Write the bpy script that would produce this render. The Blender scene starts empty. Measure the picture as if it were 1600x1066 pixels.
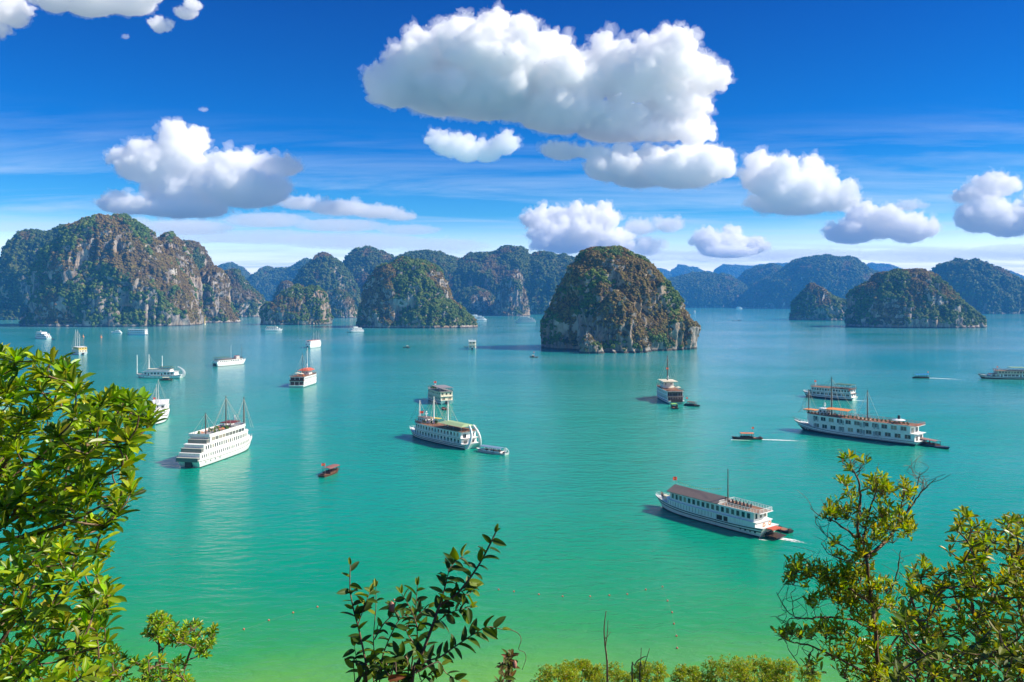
import bpy, bmesh, math, random
import numpy as np
from mathutils import Vector, Matrix, Euler

# ------------------------------------------------------------------ camera, sky, sun, exposure
S = bpy.context.scene
CAM_H, F_PX, HOR = 60.0, 1250.0, 465.0          # eye height (m), focal length and horizon row in photo pixels
cam_d = bpy.data.cameras.new("camera")
cam_d.sensor_width = 36.0
cam_d.lens = 36.0 * F_PX / 1600.0
cam_d.shift_y = -(533.0 - HOR) / 1600.0
cam_d.clip_start = 0.1
cam_d.clip_end = 80000.0
cam = bpy.data.objects.new("camera", cam_d)
S.collection.objects.link(cam)
cam.location = (0, 0, CAM_H)
cam.rotation_euler = (math.radians(90), 0, 0)
S.camera = cam

SUN_EL = math.radians(40)
SUN_AZ = math.radians(95)                         # compass from +Y towards +X
sun_dir = Vector((math.sin(SUN_AZ) * math.cos(SUN_EL), math.cos(SUN_AZ) * math.cos(SUN_EL), math.sin(SUN_EL)))
sun_d = bpy.data.lights.new("sun", 'SUN')
sun_d.energy = 5.0
sun_d.angle = math.radians(0.53)
sun_d.color = (1.0, 0.90, 0.75)
sun = bpy.data.objects.new("sun", sun_d)
S.collection.objects.link(sun)
sun.rotation_euler = sun_dir.to_track_quat('Z', 'Y').to_euler()

W = bpy.data.worlds.new("World")
S.world = W
W.use_nodes = True
wn, wl = W.node_tree.nodes, W.node_tree.links
wn.clear()
def wnode(t, **k):
    n = wn.new(t)
    for a, b in k.items():
        setattr(n, a, b)
    return n
w_out = wnode('ShaderNodeOutputWorld')
w_bg = wnode('ShaderNodeBackground')
w_bg.inputs['Strength'].default_value = 0.12
w_sky = wnode('ShaderNodeTexSky', sky_type='NISHITA', sun_disc=False, sun_elevation=SUN_EL, sun_rotation=SUN_AZ,
              altitude=50.0, air_density=1.0, dust_density=0.3, ozone_density=2.5)
w_gam = wnode('ShaderNodeGamma'); w_gam.inputs['Gamma'].default_value = 1.0
w_hs = wnode('ShaderNodeHueSaturation')
w_hs.inputs['Saturation'].default_value = 1.35
w_hs.inputs['Value'].default_value = 1.0
# deeper blue in view, as through a polarising filter; paler overhead as added fill
w_geo = wnode('ShaderNodeTexCoord')
w_sep = wnode('ShaderNodeSeparateXYZ')
w_ramp = wnode('ShaderNodeValToRGB')
for (p, c) in ((0.0, (0.55, 0.55, 0.55, 1)), (0.4995, (0.9, 0.85, 0.8, 1)), (0.5, (2.7, 2.1, 1.85, 1)), (0.522, (1.9, 1.55, 1.40, 1)), (0.55, (0.20, 0.55, 0.76, 1)), (0.59, (0.0, 0.32, 0.65, 1)), (0.63, (0.0, 0.26, 0.57, 1)), (0.68, (0.0, 0.19, 0.50, 1)), (0.74, (0.3, 0.38, 0.55, 1)), (1.0, (0.65, 0.65, 0.75, 1))):
    e = w_ramp.color_ramp.elements.new(p) if p not in (0.0, 1.0) else w_ramp.color_ramp.elements[0 if p == 0.0 else -1]
    e.color = c
w_mul = wnode('ShaderNodeMix', data_type='RGBA', blend_type='MULTIPLY')
w_mul.inputs['Factor'].default_value = 1.0
# thin cirrus veils, drawn on a flat layer overhead (direction / height)
w_div = wnode('ShaderNodeVectorMath', operation='DIVIDE')
w_cmb = wnode('ShaderNodeCombineXYZ')
w_add = wnode('ShaderNodeMath', operation='ADD'); w_add.inputs[1].default_value = 0.06
w_map = wnode('ShaderNodeMapping'); w_map.inputs['Scale'].default_value = (0.22, 0.75, 0.2); w_map.inputs['Rotation'].default_value = (0, 0, 0.5)
w_map.inputs['Location'].default_value = (3.1, 0.4, 0)
w_noi = wnode('ShaderNodeTexNoise'); w_noi.inputs['Scale'].default_value = 1.9; w_noi.inputs['Detail'].default_value = 9; w_noi.inputs['Roughness'].default_value = 0.62; w_noi.inputs['Distortion'].default_value = 0.6
w_cr = wnode('ShaderNodeMapRange'); w_cr.inputs['From Min'].default_value = 0.44; w_cr.inputs['From Max'].default_value = 0.72; w_cr.inputs['To Max'].default_value = 0.80
w_fade = wnode('ShaderNodeMapRange'); w_fade.inputs['From Min'].default_value = 0.215; w_fade.inputs['From Max'].default_value = 0.05
w_cm = wnode('ShaderNodeMath', operation='MULTIPLY')
w_mix = wnode('ShaderNodeMix', data_type='RGBA')
w_mix.inputs[7].default_value = (4.6, 5.1, 5.7, 1)
wl.new(w_sky.outputs[0], w_gam.inputs[0]); wl.new(w_gam.outputs[0], w_hs.inputs['Color'])
wl.new(w_geo.outputs['Generated'], w_sep.inputs[0]); w_half = wnode('ShaderNodeMath', operation='MULTIPLY_ADD'); w_half.inputs[1].default_value = 0.5; w_half.inputs[2].default_value = 0.5
wl.new(w_sep.outputs[2], w_half.inputs[0]); wl.new(w_half.outputs[0], w_ramp.inputs[0])
wl.new(w_hs.outputs[0], w_mul.inputs[6]); wl.new(w_ramp.outputs[0], w_mul.inputs[7])
wl.new(w_sep.outputs[2], w_add.inputs[0])
for i in range(3):
    wl.new(w_add.outputs[0], w_cmb.inputs[i])
wl.new(w_geo.outputs['Generated'], w_div.inputs[0]); wl.new(w_cmb.outputs[0], w_div.inputs[1])
wl.new(w_div.outputs[0], w_map.inputs[0]); wl.new(w_map.outputs[0], w_noi.inputs['Vector'])
wl.new(w_noi.outputs[0], w_cr.inputs[0]); wl.new(w_sep.outputs[2], w_fade.inputs[0])
wl.new(w_cr.outputs[0], w_cm.inputs[0]); wl.new(w_fade.outputs[0], w_cm.inputs[1])
wl.new(w_cm.outputs[0], w_mix.inputs[0]); wl.new(w_mul.outputs[2], w_mix.inputs[6])
wl.new(w_mix.outputs[2], w_bg.inputs['Color']); wl.new(w_bg.outputs[0], w_out.inputs[0])

S.view_settings.view_transform = 'Standard'
S.view_settings.look = 'None'
S.view_settings.exposure = 0.73
S.view_settings.gamma = 1.0
S.render.engine = 'CYCLES'
S.cycles.use_denoising = True
S.cycles.max_bounces = 34
S.cycles.diffuse_bounces = 3
S.cycles.glossy_bounces = 3
S.cycles.transmission_bounces = 4
S.cycles.transparent_max_bounces = 12
S.cycles.volume_bounces = 32
S.cycles.caustics_reflective = False
S.cycles.caustics_refractive = False
S.cycles.use_adaptive_sampling = True
S.cycles.adaptive_threshold = 0.015

# ------------------------------------------------------------------ helpers
rng = np.random.default_rng(11)
random.seed(5)

def world_at(px, Y, py=None, z=None):
    """photo pixel + distance -> world point"""
    X = (px - 800.0) / F_PX * Y
    return Vector((X, Y, CAM_H - (py - HOR) / F_PX * Y if z is None else z))

def on_water(px, py):
    Y = CAM_H * F_PX / (py - HOR)
    return Vector(((px - 800.0) / F_PX * Y, Y, 0.0))

def link(o, parent=None):
    S.collection.objects.link(o)
    if parent is not None:
        o.parent = parent
    return o

def tag(o, label=None, cat=None, group=None, kind=None):
    for k, v in (("label", label), ("category", cat), ("group", group), ("kind", kind)):
        if v:
            o[k] = v
    return o

def empty(name, loc=(0, 0, 0), rz=0.0):
    o = bpy.data.objects.new(name, None)
    o.location = loc
    o.rotation_euler = (0, 0, rz)
    o.empty_display_size = 0.5
    return link(o)

def np_mesh(name, V, faces, mats, attrs=None, smooth=False, parent=None, midx=None):
    """V (n,3); faces list of int arrays (m,k)"""
    me = bpy.data.meshes.new(name)
    V = np.asarray(V, dtype=np.float32)
    me.vertices.add(len(V))
    me.vertices.foreach_set("co", V.ravel())
    nl = sum(f.size for f in faces); nf = sum(len(f) for f in faces)
    me.loops.add(nl); me.polygons.add(nf)
    me.loops.foreach_set("vertex_index", np.concatenate([np.asarray(f, dtype=np.int32).ravel() for f in faces]))
    tot = np.concatenate([np.full(len(f), f.shape[1], dtype=np.int32) for f in faces])
    st = np.concatenate(([0], np.cumsum(tot)[:-1])).astype(np.int32)
    me.polygons.foreach_set("loop_start", st)
    try:
        me.polygons.foreach_set("loop_total", tot)
    except Exception:
        pass
    me.polygons.foreach_set("use_smooth", np.full(nf, smooth, dtype=bool))
    for m in mats:
        me.materials.append(m)
    if midx is not None:
        me.polygons.foreach_set("material_index", np.asarray(midx, dtype=np.int32))
    for k, a in (attrs or {}).items():
        a = np.asarray(a, dtype=np.float32)
        if a.ndim == 1:
            at = me.attributes.new(k, 'FLOAT', 'POINT'); at.data.foreach_set("value", a)
        else:
            at = me.attributes.new(k, 'FLOAT_COLOR', 'POINT')
            c = np.ones((len(a), 4), dtype=np.float32); c[:, :3] = a
            at.data.foreach_set("color", c.ravel())
    me.update(calc_edges=True)
    me.validate()
    return link(bpy.data.objects.new(name, me), parent)

# vectorised gradient noise
_perm = np.random.default_rng(3).permutation(256)
_perm = np.concatenate([_perm, _perm, _perm])
_g = np.random.default_rng(4).normal(size=(256, 3)); _g /= np.linalg.norm(_g, axis=1)[:, None]
def noise(P):
    P = np.asarray(P, dtype=np.float64)
    i = np.floor(P).astype(np.int64); f = P - i
    i &= 255
    u = f * f * f * (f * (f * 6 - 15) + 10)
    out = 0
    for dx in (0, 1):
        wx = u[:, 0] if dx else 1 - u[:, 0]
        for dy in (0, 1):
            wy = u[:, 1] if dy else 1 - u[:, 1]
            for dz in (0, 1):
                wz = u[:, 2] if dz else 1 - u[:, 2]
                h = _perm[_perm[_perm[(i[:, 0] + dx) & 255] + ((i[:, 1] + dy) & 255)] + ((i[:, 2] + dz) & 255)]
                g = _g[h]
                out = out + wx * wy * wz * ((f[:, 0] - dx) * g[:, 0] + (f[:, 1] - dy) * g[:, 1] + (f[:, 2] - dz) * g[:, 2])
    return out * 1.5
def fbm(P, octv=4, gain=0.5, billow=False):
    a, s, t = 1.0, 0.0, 0.0
    P = np.array(P, dtype=np.float64)
    for k in range(octv):
        n = noise(P + 17.3 * k)
        s = s + a * (np.abs(n) * 2 - 0.5 if billow else n)
        t += a; a *= gain; P = P * 2.03
    return s / t
def sstep(a, b, x):
    t = np.clip((x - a) / (b - a), 0, 1)
    return t * t * (3 - 2 * t)

# ------------------------------------------------------------------ materials
class NT:
    """short-hand for building a node material"""
    def __init__(self, name):
        self.m = bpy.data.materials.new(name)
        self.m.use_nodes = True
        self.n = self.m.node_tree.nodes; self.l = self.m.node_tree.links
        self.n.clear()
        self.out = self.n.new('ShaderNodeOutputMaterial')
    def new(self, t, ins=None, **k):
        n = self.n.new(t)
        for a, b in k.items():
            setattr(n, a, b)
        for a, b in (ins or {}).items():
            if hasattr(b, 'is_output') or isinstance(b, bpy.types.NodeSocket):
                self.l.new(b, n.inputs[a])
            else:
                n.inputs[a].default_value = b
        return n
    def noise(self, vec, scale, detail=4, rough=0.55, dist=0.0):
        return self.new('ShaderNodeTexNoise', {'Vector': vec, 'Scale': scale, 'Detail': detail, 'Roughness': rough, 'Distortion': dist}).outputs[0]
    def rng(self, v, a, b, c=0.0, d=1.0):
        return self.new('ShaderNodeMapRange', {0: v, 1: a, 2: b, 3: c, 4: d}).outputs[0]
    def mix(self, f, a, b, blend='MIX'):
        n = self.n.new('ShaderNodeMix'); n.data_type = 'RGBA'; n.blend_type = blend
        for i, v in ((0, f), (6, a), (7, b)):
            if isinstance(v, bpy.types.NodeSocket):
                self.l.new(v, n.inputs[i])
            else:
                n.inputs[i].default_value = v if i == 0 or len(v) == 4 else (*v, 1)
        return n.outputs[2]
    def math(self, op, a, b=0.0):
        return self.new('ShaderNodeMath', {0: a, 1: b}, operation=op).outputs[0]
    def done(self, shader):
        self.l.new(shader, self.out.inputs[0]); return self.m

_mats = {}
def paint(name, col, rough=0.5, wear=0.25, scale=1.3, spec=0.4, metal=0.0):
    """painted / plain surface with uneven wear"""
    if name in _mats:
        return _mats[name]
    t = NT(name)
    pos = t.new('ShaderNodeTexCoord').outputs['Object']
    n = t.noise(pos, scale, 5, 0.65)
    n2 = t.noise(pos, scale * 9, 3)
    dark = tuple(c * 0.6 for c in col)
    c = t.mix(t.math('MULTIPLY', t.rng(n, 0.45, 0.75), wear * 1.6), col, dark)
    c = t.mix(t.math('MULTIPLY', t.rng(n2, 0.5, 0.8), wear), c, tuple(x * 0.75 for x in col))
    b = t.new('ShaderNodeBsdfPrincipled', {'Base Color': c, 'Roughness': rough, 'Specular IOR Level': spec, 'Metallic': metal})
    _mats[name] = t.done(b.outputs[0])
    return _mats[name]

# ------------------------------------------------------------------ the bay: water, hillside, haze
def water_material():
    t = NT("bay_water")
    geo = t.new('ShaderNodeNewGeometry')
    pos = geo.outputs['Position']
    sep = t.new('ShaderNodeSeparateXYZ', {0: pos})
    # the sand shelf: green and shallow towards the beach, jade then blue-green further out
    n = t.noise(pos, 0.018, 5, 0.55, 0.4)
    n2 = t.noise(pos, 0.0045, 4, 0.5, 0.6)
    y = t.math('ADD', sep.outputs[1], t.math('MULTIPLY', t.math('SUBTRACT', n, 0.5), 46.0))
    y = t.math('ADD', y, t.math('MULTIPLY', t.math('ABSOLUTE', t.math('ADD', sep.outputs[0], -8.0)), 0.16))
    ramp = t.n.new('ShaderNodeValToRGB')
    t.l.new(t.rng(y, 100, 900), ramp.inputs[0])
    stops = [(0.0, (0.24, 0.38, 0.05)), (0.030, (0.13, 0.35, 0.035)), (0.060, (0.03, 0.28, 0.055)), (0.098, (0.002, 0.255, 0.105)),
             (0.17, (0.0, 0.26, 0.165)), (0.36, (0.004, 0.29, 0.205)), (1.0, (0.020, 0.28, 0.285))]
    el = ramp.color_ramp.elements
    for i, (p, c) in enumerate(stops):
        e = el[0] if i == 0 else (el[-1] if i == len(stops) - 1 else el.new(p))
        e.position = p
        e.color = (*c, 1)
    col = t.mix(t.rng(n2, 0.42, 0.62, 0.0, 0.35), ramp.outputs[0], (0.0, 0.20, 0.17))
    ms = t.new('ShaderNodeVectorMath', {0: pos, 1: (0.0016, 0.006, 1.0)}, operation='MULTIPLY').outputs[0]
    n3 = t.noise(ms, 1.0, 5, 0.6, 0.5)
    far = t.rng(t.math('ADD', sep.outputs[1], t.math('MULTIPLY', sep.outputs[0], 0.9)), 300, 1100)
    col = t.mix(t.math('MULTIPLY', t.rng(n3, 0.42, 0.66), t.math('MULTIPLY', far, 0.7)), col, (0.17, 0.36, 0.42))  # paler far and right: bright sky reflection put into the base colour in patches
    # waves
    mp = t.new('ShaderNodeMapping', {0: pos}); mp.inputs['Scale'].default_value = (0.55, 1.0, 1.0); mp.inputs['Rotation'].default_value = (0, 0, 0.25)
    w1 = t.noise(mp.outputs[0], 0.40, 6, 0.62, 0.3)
    w2 = t.noise(mp.outputs[0], 0.10, 3, 0.5)
    wind = t.rng(t.noise(pos, 0.006, 4, 0.6, 0.8), 0.35, 0.65, 0.55, 1.25)
    h = t.math('ADD', t.math('MULTIPLY', w1, t.math('MULTIPLY', wind, 0.75)), t.math('MULTIPLY', w2, 0.9))
    bump = t.new('ShaderNodeBump', {'Strength': 1.0, 'Distance': 0.46, 'Height': h})
    b = t.new('ShaderNodeBsdfPrincipled', {'Base Color': col, 'Roughness': 0.11, 'IOR': 1.33, 'Normal': bump.outputs[0]})
    return t.done(b.outputs[0])
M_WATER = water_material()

HX, HY0, HY1, HTOP = 9000.0, -160.0, 11800.0, 520.0
# one sheet, finer towards the shore
ys = np.concatenate([np.linspace(HY0 + 5, 400, 24), np.geomspace(430, HY1 - 20, 30)])
xs = np.linspace(-HX + 20, HX - 20, 41)
gx, gy = np.meshgrid(xs, ys)
V = np.stack([gx.ravel(), gy.ravel(), np.zeros(gx.size)], 1)
def grid_faces(r, c, wrap=False):
    a = np.arange(r * c).reshape(r, c)
    if wrap:
        a = np.concatenate([a, a[:, :1]], 1)
    return np.stack([a[:-1, :-1].ravel(), a[:-1, 1:].ravel(), a[1:, 1:].ravel(), a[1:, :-1].ravel()], 1)
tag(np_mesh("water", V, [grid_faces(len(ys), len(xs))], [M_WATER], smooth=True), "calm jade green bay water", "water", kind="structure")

# the slope the viewer stands on
def ground_z(x, y):
    x = np.asarray(x, dtype=float); y = np.asarray(y, dtype=float)
    base = CAM_H - 1.75 - 0.60 * np.maximum(y, -4)
    P = np.stack([x, y, np.zeros_like(x)], -1).reshape(-1, 3)
    n = fbm(P / 9.0, 4).reshape(x.shape)
    return base + n * 1.6 * sstep(1.0, 12, np.abs(y)) - 0.0012 * x * x
xs = np.linspace(-140, 140, 141); ys = np.linspace(-40, 112, 153)
gx, gy = np.meshgrid(xs, ys)
gz = np.maximum(ground_z(gx, gy), -4)
t = NT("hillside_soil")
p = t.new('ShaderNodeTexCoord').outputs['Object']
c = t.mix(t.rng(t.noise(p, 0.6, 6, 0.65), 0.4, 0.62), (0.05, 0.055, 0.018), (0.12, 0.095, 0.055))
c = t.mix(t.rng(t.noise(p, 2.4, 5), 0.5, 0.7), c, (0.035, 0.05, 0.012))
M_SOIL = t.done(t.new('ShaderNodeBsdfPrincipled', {'Base Color': c, 'Roughness': 0.95,
         'Normal': t.new('ShaderNodeBump', {'Strength': 0.8, 'Distance': 0.2, 'Height': t.noise(p, 3.0, 6, 0.7)}).outputs[0]}).outputs[0])
tag(np_mesh("hillside", np.stack([gx.ravel(), gy.ravel(), gz.ravel()], 1), [grid_faces(153, 141)], [M_SOIL], smooth=True),
    "wooded hillside falling to the water below the viewer", "hillside", kind="structure")

def make_haze():
    t = NT("haze_air")
    v = t.new('ShaderNodeVolumePrincipled', {'Color': (0.08, 0.40, 1.0, 1), 'Density': HAZE, 'Anisotropy': 0.0})
    t.l.new(v.outputs[0], t.out.inputs['Volume'])
    b = np.array([(x, y, z) for x in (-HX, HX) for y in (HY0, HY1) for z in (-6.0, HTOP)])
    f = np.array([(0, 1, 3, 2), (4, 6, 7, 5), (0, 4, 5, 1), (2, 3, 7, 6), (0, 2, 6, 4), (1, 5, 7, 3)])
    tag(np_mesh("haze", b, [f], [t.m]), "pale blue haze over the bay", "haze", kind="stuff")
HAZE = 0.9e-4
make_haze()

# ------------------------------------------------------------------ karst islands
def rock_material():
    t = NT("karst_rock")
    geo = t.new('ShaderNodeNewGeometry'); pos = geo.outputs['Position']
    veg = t.new('ShaderNodeAttribute', attribute_name="veg").outputs['Fac']
    brown = t.new('ShaderNodeAttribute', attribute_name="dry").outputs['Fac']
    mp = t.new('ShaderNodeMapping', {0: pos}); mp.inputs['Scale'].default_value = (1, 1, 0.16)
    st = t.noise(mp.outputs[0], 0.11, 6, 0.62, 0.5)
    st2 = t.noise(mp.outputs[0], 0.45, 4, 0.6)
    blot = t.noise(pos, 0.035, 5, 0.6)
    c = t.mix(t.rng(st, 0.40, 0.62), (0.115, 0.10, 0.09), (0.46, 0.40, 0.33))
    c = t.mix(t.rng(st2, 0.52, 0.70, 0, 0.8), c, (0.52, 0.48, 0.43))
    c = t.mix(t.rng(blot, 0.50, 0.66, 0, 0.75), c, (0.42, 0.28, 0.15))
    c = t.mix(t.rng(t.noise(pos, 0.02, 4), 0.60, 0.66, 0, 0.7), c, (0.66, 0.60, 0.52))
    soilg = t.mix(t.rng(t.noise(pos, 0.12, 5, 0.65), 0.38, 0.62), (0.050, 0.072, 0.017), (0.095, 0.105, 0.026))
    soilb = t.mix(t.rng(t.noise(pos, 0.14, 5, 0.65), 0.38, 0.62), (0.135, 0.090, 0.033), (0.085, 0.070, 0.024))
    soil = t.mix(brown, soilg, soilb)
    f = t.rng(t.math('ADD', veg, t.math('MULTIPLY', t.math('SUBTRACT', t.noise(pos, 0.09, 5, 0.65), 0.5), 0.9)), 0.40, 0.56)
    c = t.mix(f, c, soil)
    # dark colour band along the foot, just above the waterline
    z = t.new('ShaderNodeSeparateXYZ', {0: pos}).outputs[2]
    c = t.mix(t.rng(z, 2.6, 1.6, 0, 0.85), c, (0.035, 0.035, 0.035))
    h = t.math('ADD', t.noise(mp.outputs[0], 0.35, 6, 0.65), t.math('MULTIPLY', t.noise(pos, 0.5, 5, 0.7), 0.8))
    bump = t.new('ShaderNodeBump', {'Strength': 1.0, 'Distance': 2.5, 'Height': h})
    return t.done(t.new('ShaderNodeBsdfPrincipled', {'Base Color': c, 'Roughness': 0.92, 'Specular IOR Level': 0.2, 'Normal': bump.outputs[0]}).outputs[0])
M_ROCK = rock_material()

def foliage_material(name, rough=0.6, transl=0.25, var=0.25, spec=0.3, vein=False):
    t = NT(name)
    a = t.new('ShaderNodeAttribute', attribute_name="tint").outputs['Color']
    pos = t.new('ShaderNodeNewGeometry').outputs['Position']
    c = t.mix(t.rng(t.noise(pos, 1.7 if not vein else 40.0, 3), 0.3, 0.7, 0, var), a, (0.02, 0.03, 0.005))
    b = t.new('ShaderNodeBsdfPrincipled', {'Base Color': c, 'Roughness': rough, 'Specular IOR Level': spec})
    tr = t.new('ShaderNodeBsdfTranslucent', {'Color': t.mix(0.5, c, (0.35, 0.42, 0.02), 'MULTIPLY') if False else c})
    mx = t.new('ShaderNodeMixShader', {0: transl})
    t.l.new(b.outputs[0], mx.inputs[1]); t.l.new(tr.outputs[0], mx.inputs[2])
    return t.done(mx.outputs[0])
M_FOREST = foliage_material("island_foliage", 0.7, 0.15)

def clump_templates(nq, n=6):
    out = []
    bm = bmesh.new(); bmesh.ops.create_icosphere(bm, subdivisions=2 if nq > 12 else 1, radius=1.0)
    bm.verts.ensure_lookup_table()
    base = np.array([v.co[:] for v in bm.verts]); tri = np.array([[v.index for v in f.verts] for f in bm.faces]); bm.free()
    r = np.random.default_rng(21)
    for k in range(n):
        b = base * (0.72 + 0.30 * r.random(len(base)))[:, None]
        b[:, 2] = b[:, 2] * 0.85
        V = [b]; Q = []
        m = len(b)
        for q in range(nq):
            d = r.normal(size=3); d[2] = abs(d[2]) * 0.9 - 0.15; d /= np.linalg.norm(d)
            c = d * (0.78 + 0.35 * r.random()); c[2] *= 0.9
            u = np.cross(d, r.normal(size=3)); u /= np.linalg.norm(u)
            v = np.cross(d, u) + d * r.normal() * 0.6; v /= np.linalg.norm(v)
            s = 0.22 + 0.2 * r.random()
            V.append(np.array([c - u * s - v * s * .7, c + u * s - v * s * .7, c + u * s * .7 + v * s * .8, c - u * s * .7 + v * s * .8]))
            Q.append([m, m + 1, m + 2, m + 3]); m += 4
        out.append((np.concatenate(V), tri, np.array(Q)))
    return out
CLUMPS_NEAR = clump_templates(26)
CLUMPS_FAR = clump_templates(10)

def scatter(name, pos, size, tint, parent, near=True, squash=None):
    T = CLUMPS_NEAR if near else CLUMPS_FAR
    r = np.random.default_rng(len(pos))
    which = r.integers(0, len(T), len(pos))
    Vs, Ts, Qs, Cs = [], [], [], []
    off = 0
    for k, (b, tri, q) in enumerate(T):
        idx = np.where(which == k)[0]
        if not len(idx):
            continue
        a = r.random(len(idx)) * 6.283
        ca, sa = np.cos(a), np.sin(a)
        s = size[idx]
        x = (b[None, :, 0] * ca[:, None] - b[None, :, 1] * sa[:, None]) * s[:, None]
        y = (b[None, :, 0] * sa[:, None] + b[None, :, 1] * ca[:, None]) * s[:, None]
        z = b[None, :, 2] * (s * (0.8 + 0.5 * r.random(len(idx))))[:, None]
        V = np.stack([x, y, z], -1) + pos[idx][:, None, :]
        n = len(b)
        o = off + np.arange(len(idx))[:, None, None] * n
        Vs.append(V.reshape(-1, 3)); Ts.append((tri[None] + o).reshape(-1, 3)); Qs.append((q[None] + o).reshape(-1, 4))
        c = tint[idx][:, None, :] * (0.85 + 0.3 * r.random((len(idx), n, 1)))
        Cs.append(c.reshape(-1, 3)); off += n * len(idx)
    o = np_mesh(name, np.concatenate(Vs), [np.concatenate(Ts), np.concatenate(Qs)], [M_FOREST], {"tint": np.concatenate(Cs)}, smooth=False, parent=parent)
    o["kind"] = "stuff"
    return o

GREENS = np.array([(0.026, 0.055, 0.012), (0.036, 0.072, 0.012), (0.052, 0.092, 0.013), (0.075, 0.110, 0.015), (0.105, 0.125, 0.018)])
DRYS = np.array([(0.090, 0.056, 0.018), (0.115, 0.072, 0.020), (0.135, 0.092, 0.023), (0.150, 0.110, 0.026), (0.155, 0.128, 0.028)])

def grid_normals(P, r, c, wrap):
    A = P.reshape(r, c, 3)
    if wrap:
        du = np.roll(A, -1, 1) - np.roll(A, 1, 1)
    else:
        du = np.gradient(A, axis=1)
    dv = np.gradient(A, axis=0)
    N = np.cross(du, dv).reshape(-1, 3)
    N /= np.linalg.norm(N, axis=1)[:, None] + 1e-9
    return N

def finish_island(obj_name, lobes, label, Yc, veg, dry, tree, dens, near, size_m, category="island"):
    """lobes: list of (P, r, c, wrap). joins them as the rock mesh, and grows the forest on it as a part"""
    Vs, Fs, vg, dr, off = [], [], [], [], 0
    SP, SS, ST = [], [], []
    r_ = np.random.default_rng(int(abs(lobes[0][0][0, 0]) * 10) + 7)
    for (P, r, c, wrap, seed) in lobes:
        N = grid_normals(P, r, c, wrap)
        ext = size_m
        box0, box1 = P.min(0), P.max(0)
        # broad buttresses, then flutes running down the cliffs, then broken rock
        P = P + N * (fbm(P / (ext * 0.30) + seed, 4) * ext * 0.10)[:, None] * sstep(-4, ext * 0.1, P[:, 2])[:, None]
        N = grid_normals(P, r, c, wrap)
        Q = P / np.array([ext * 0.065, ext * 0.065, ext * 0.33])
        fl = 1 - 2.2 * np.abs(noise(Q + seed + 5))
        Q2 = P / np.array([ext * 0.028, ext * 0.028, ext * 0.10])
        fl2 = 1 - 2.2 * np.abs(noise(Q2 + seed + 9))
        H = N * np.array([1, 1, 0.35])
        cl = sstep(0.85, 0.35, N[:, 2])
        P = P + H * (((fl - 0.45) * ext * 0.028 + fl2 * ext * 0.010) * (0.35 + 0.65 * cl))[:, None]
        P = P + N * (fbm(P / (ext * 0.05) + seed, 3) * ext * 0.012)[:, None]
        for ax, lo in ((0, box0[0]), (2, -4.0)):            # keep the outline's own width and height
            a0, a1 = P[:, ax].min(), P[:, ax].max(); m0, m1 = (lo, box1[ax]); sh = 0.006 * (m1 - m0)
            if ax == 2:
                P[:, 2] = -4.0 + (P[:, 2] + 4.0) * (m1 + 4.0 - sh) / (a1 + 4.0)
            else:
                P[:, ax] = m0 + sh + (P[:, ax] - a0) * (m1 - m0 - 2 * sh) / (a1 - a0)
        N = grid_normals(P, r, c, wrap)
        zt = P[:, 2].max()
        n1 = fbm(P / np.array([ext * 0.11, ext * 0.11, ext * 0.34]) + seed + 31, 4)
        n2 = fbm(P / (ext * 0.42) + seed + 71, 3)
        v = sstep(-0.15, 0.45, N[:, 2] + n1 * 1.25 + (veg - 0.5))
        v = v * sstep(1.0, 5.0, P[:, 2] - 0.012 * ext)
        d = np.clip(sstep(0.15, 0.85, dry + n2 * 1.5 + n1 * 0.4 + 0.25 * (P[:, 2] / zt - 0.5)), 0, 1)
        F = grid_faces(r, c, wrap)
        Vs.append(P); Fs.append(F + off); vg.append(v); dr.append(d); off += len(P)
        # trees
        C = P[F].mean(1); Nf = N[F].mean(1)
        A = np.linalg.norm(np.cross(P[F[:, 2]] - P[F[:, 0]], P[F[:, 3]] - P[F[:, 1]]), axis=1) / 2
        to = np.array([0, 0, CAM_H]) - C
        facing = (Nf * to).sum(1) / np.linalg.norm(to, axis=1)
        w = A * (v[F].mean(1) ** 1.3) * (facing > -0.25) * (C[:, 2] > 2.5)
        if w.sum() <= 0:
            continue
        n = int(w.sum() * dens * 1.6 / (tree * tree))
        n = min(n, 13000)
        idx = r_.choice(len(F), n, p=w / w.sum())
        u = r_.random((n, 4)); u /= u.sum(1)[:, None]
        pos = (P[F[idx]] * u[..., None]).sum(1)
        s = tree * 0.85 * (0.40 + 0.55 * r_.random(n) ** 1.5)
        s = s * np.where(d[F[idx, 0]] > 0.5, 0.62, 0.95)
        pos = pos + Nf[idx] * (s * 0.08)[:, None]
        dd = d[F[idx]].mean(1) + r_.normal(size=n) * 0.12
        patch = fbm(pos / (ext * 0.09) + seed + 3, 3) * 3.2 + r_.normal(size=n) * 0.55 + 2.2
        gi = np.clip(patch.round().astype(int), 0, 4)
        tint = np.where((dd > 0.5)[:, None], DRYS[gi], GREENS[gi])
        tint = tint * (1.9 if near else 1.3) * (0.88 + 0.24 * r_.random((n, 1)))
        SP.append(pos); SS.append(s); ST.append(tint)
    o = np_mesh(obj_name, np.concatenate(Vs), [np.concatenate(Fs)], [M_ROCK], {"veg": np.concatenate(vg), "dry": np.concatenate(dr)}, smooth=True)
    tag(o, label, category, kind="structure")
    if SP:
        scatter("forest", np.concatenate(SP), np.concatenate(SS), np.concatenate(ST), o, near)
    return o

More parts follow.
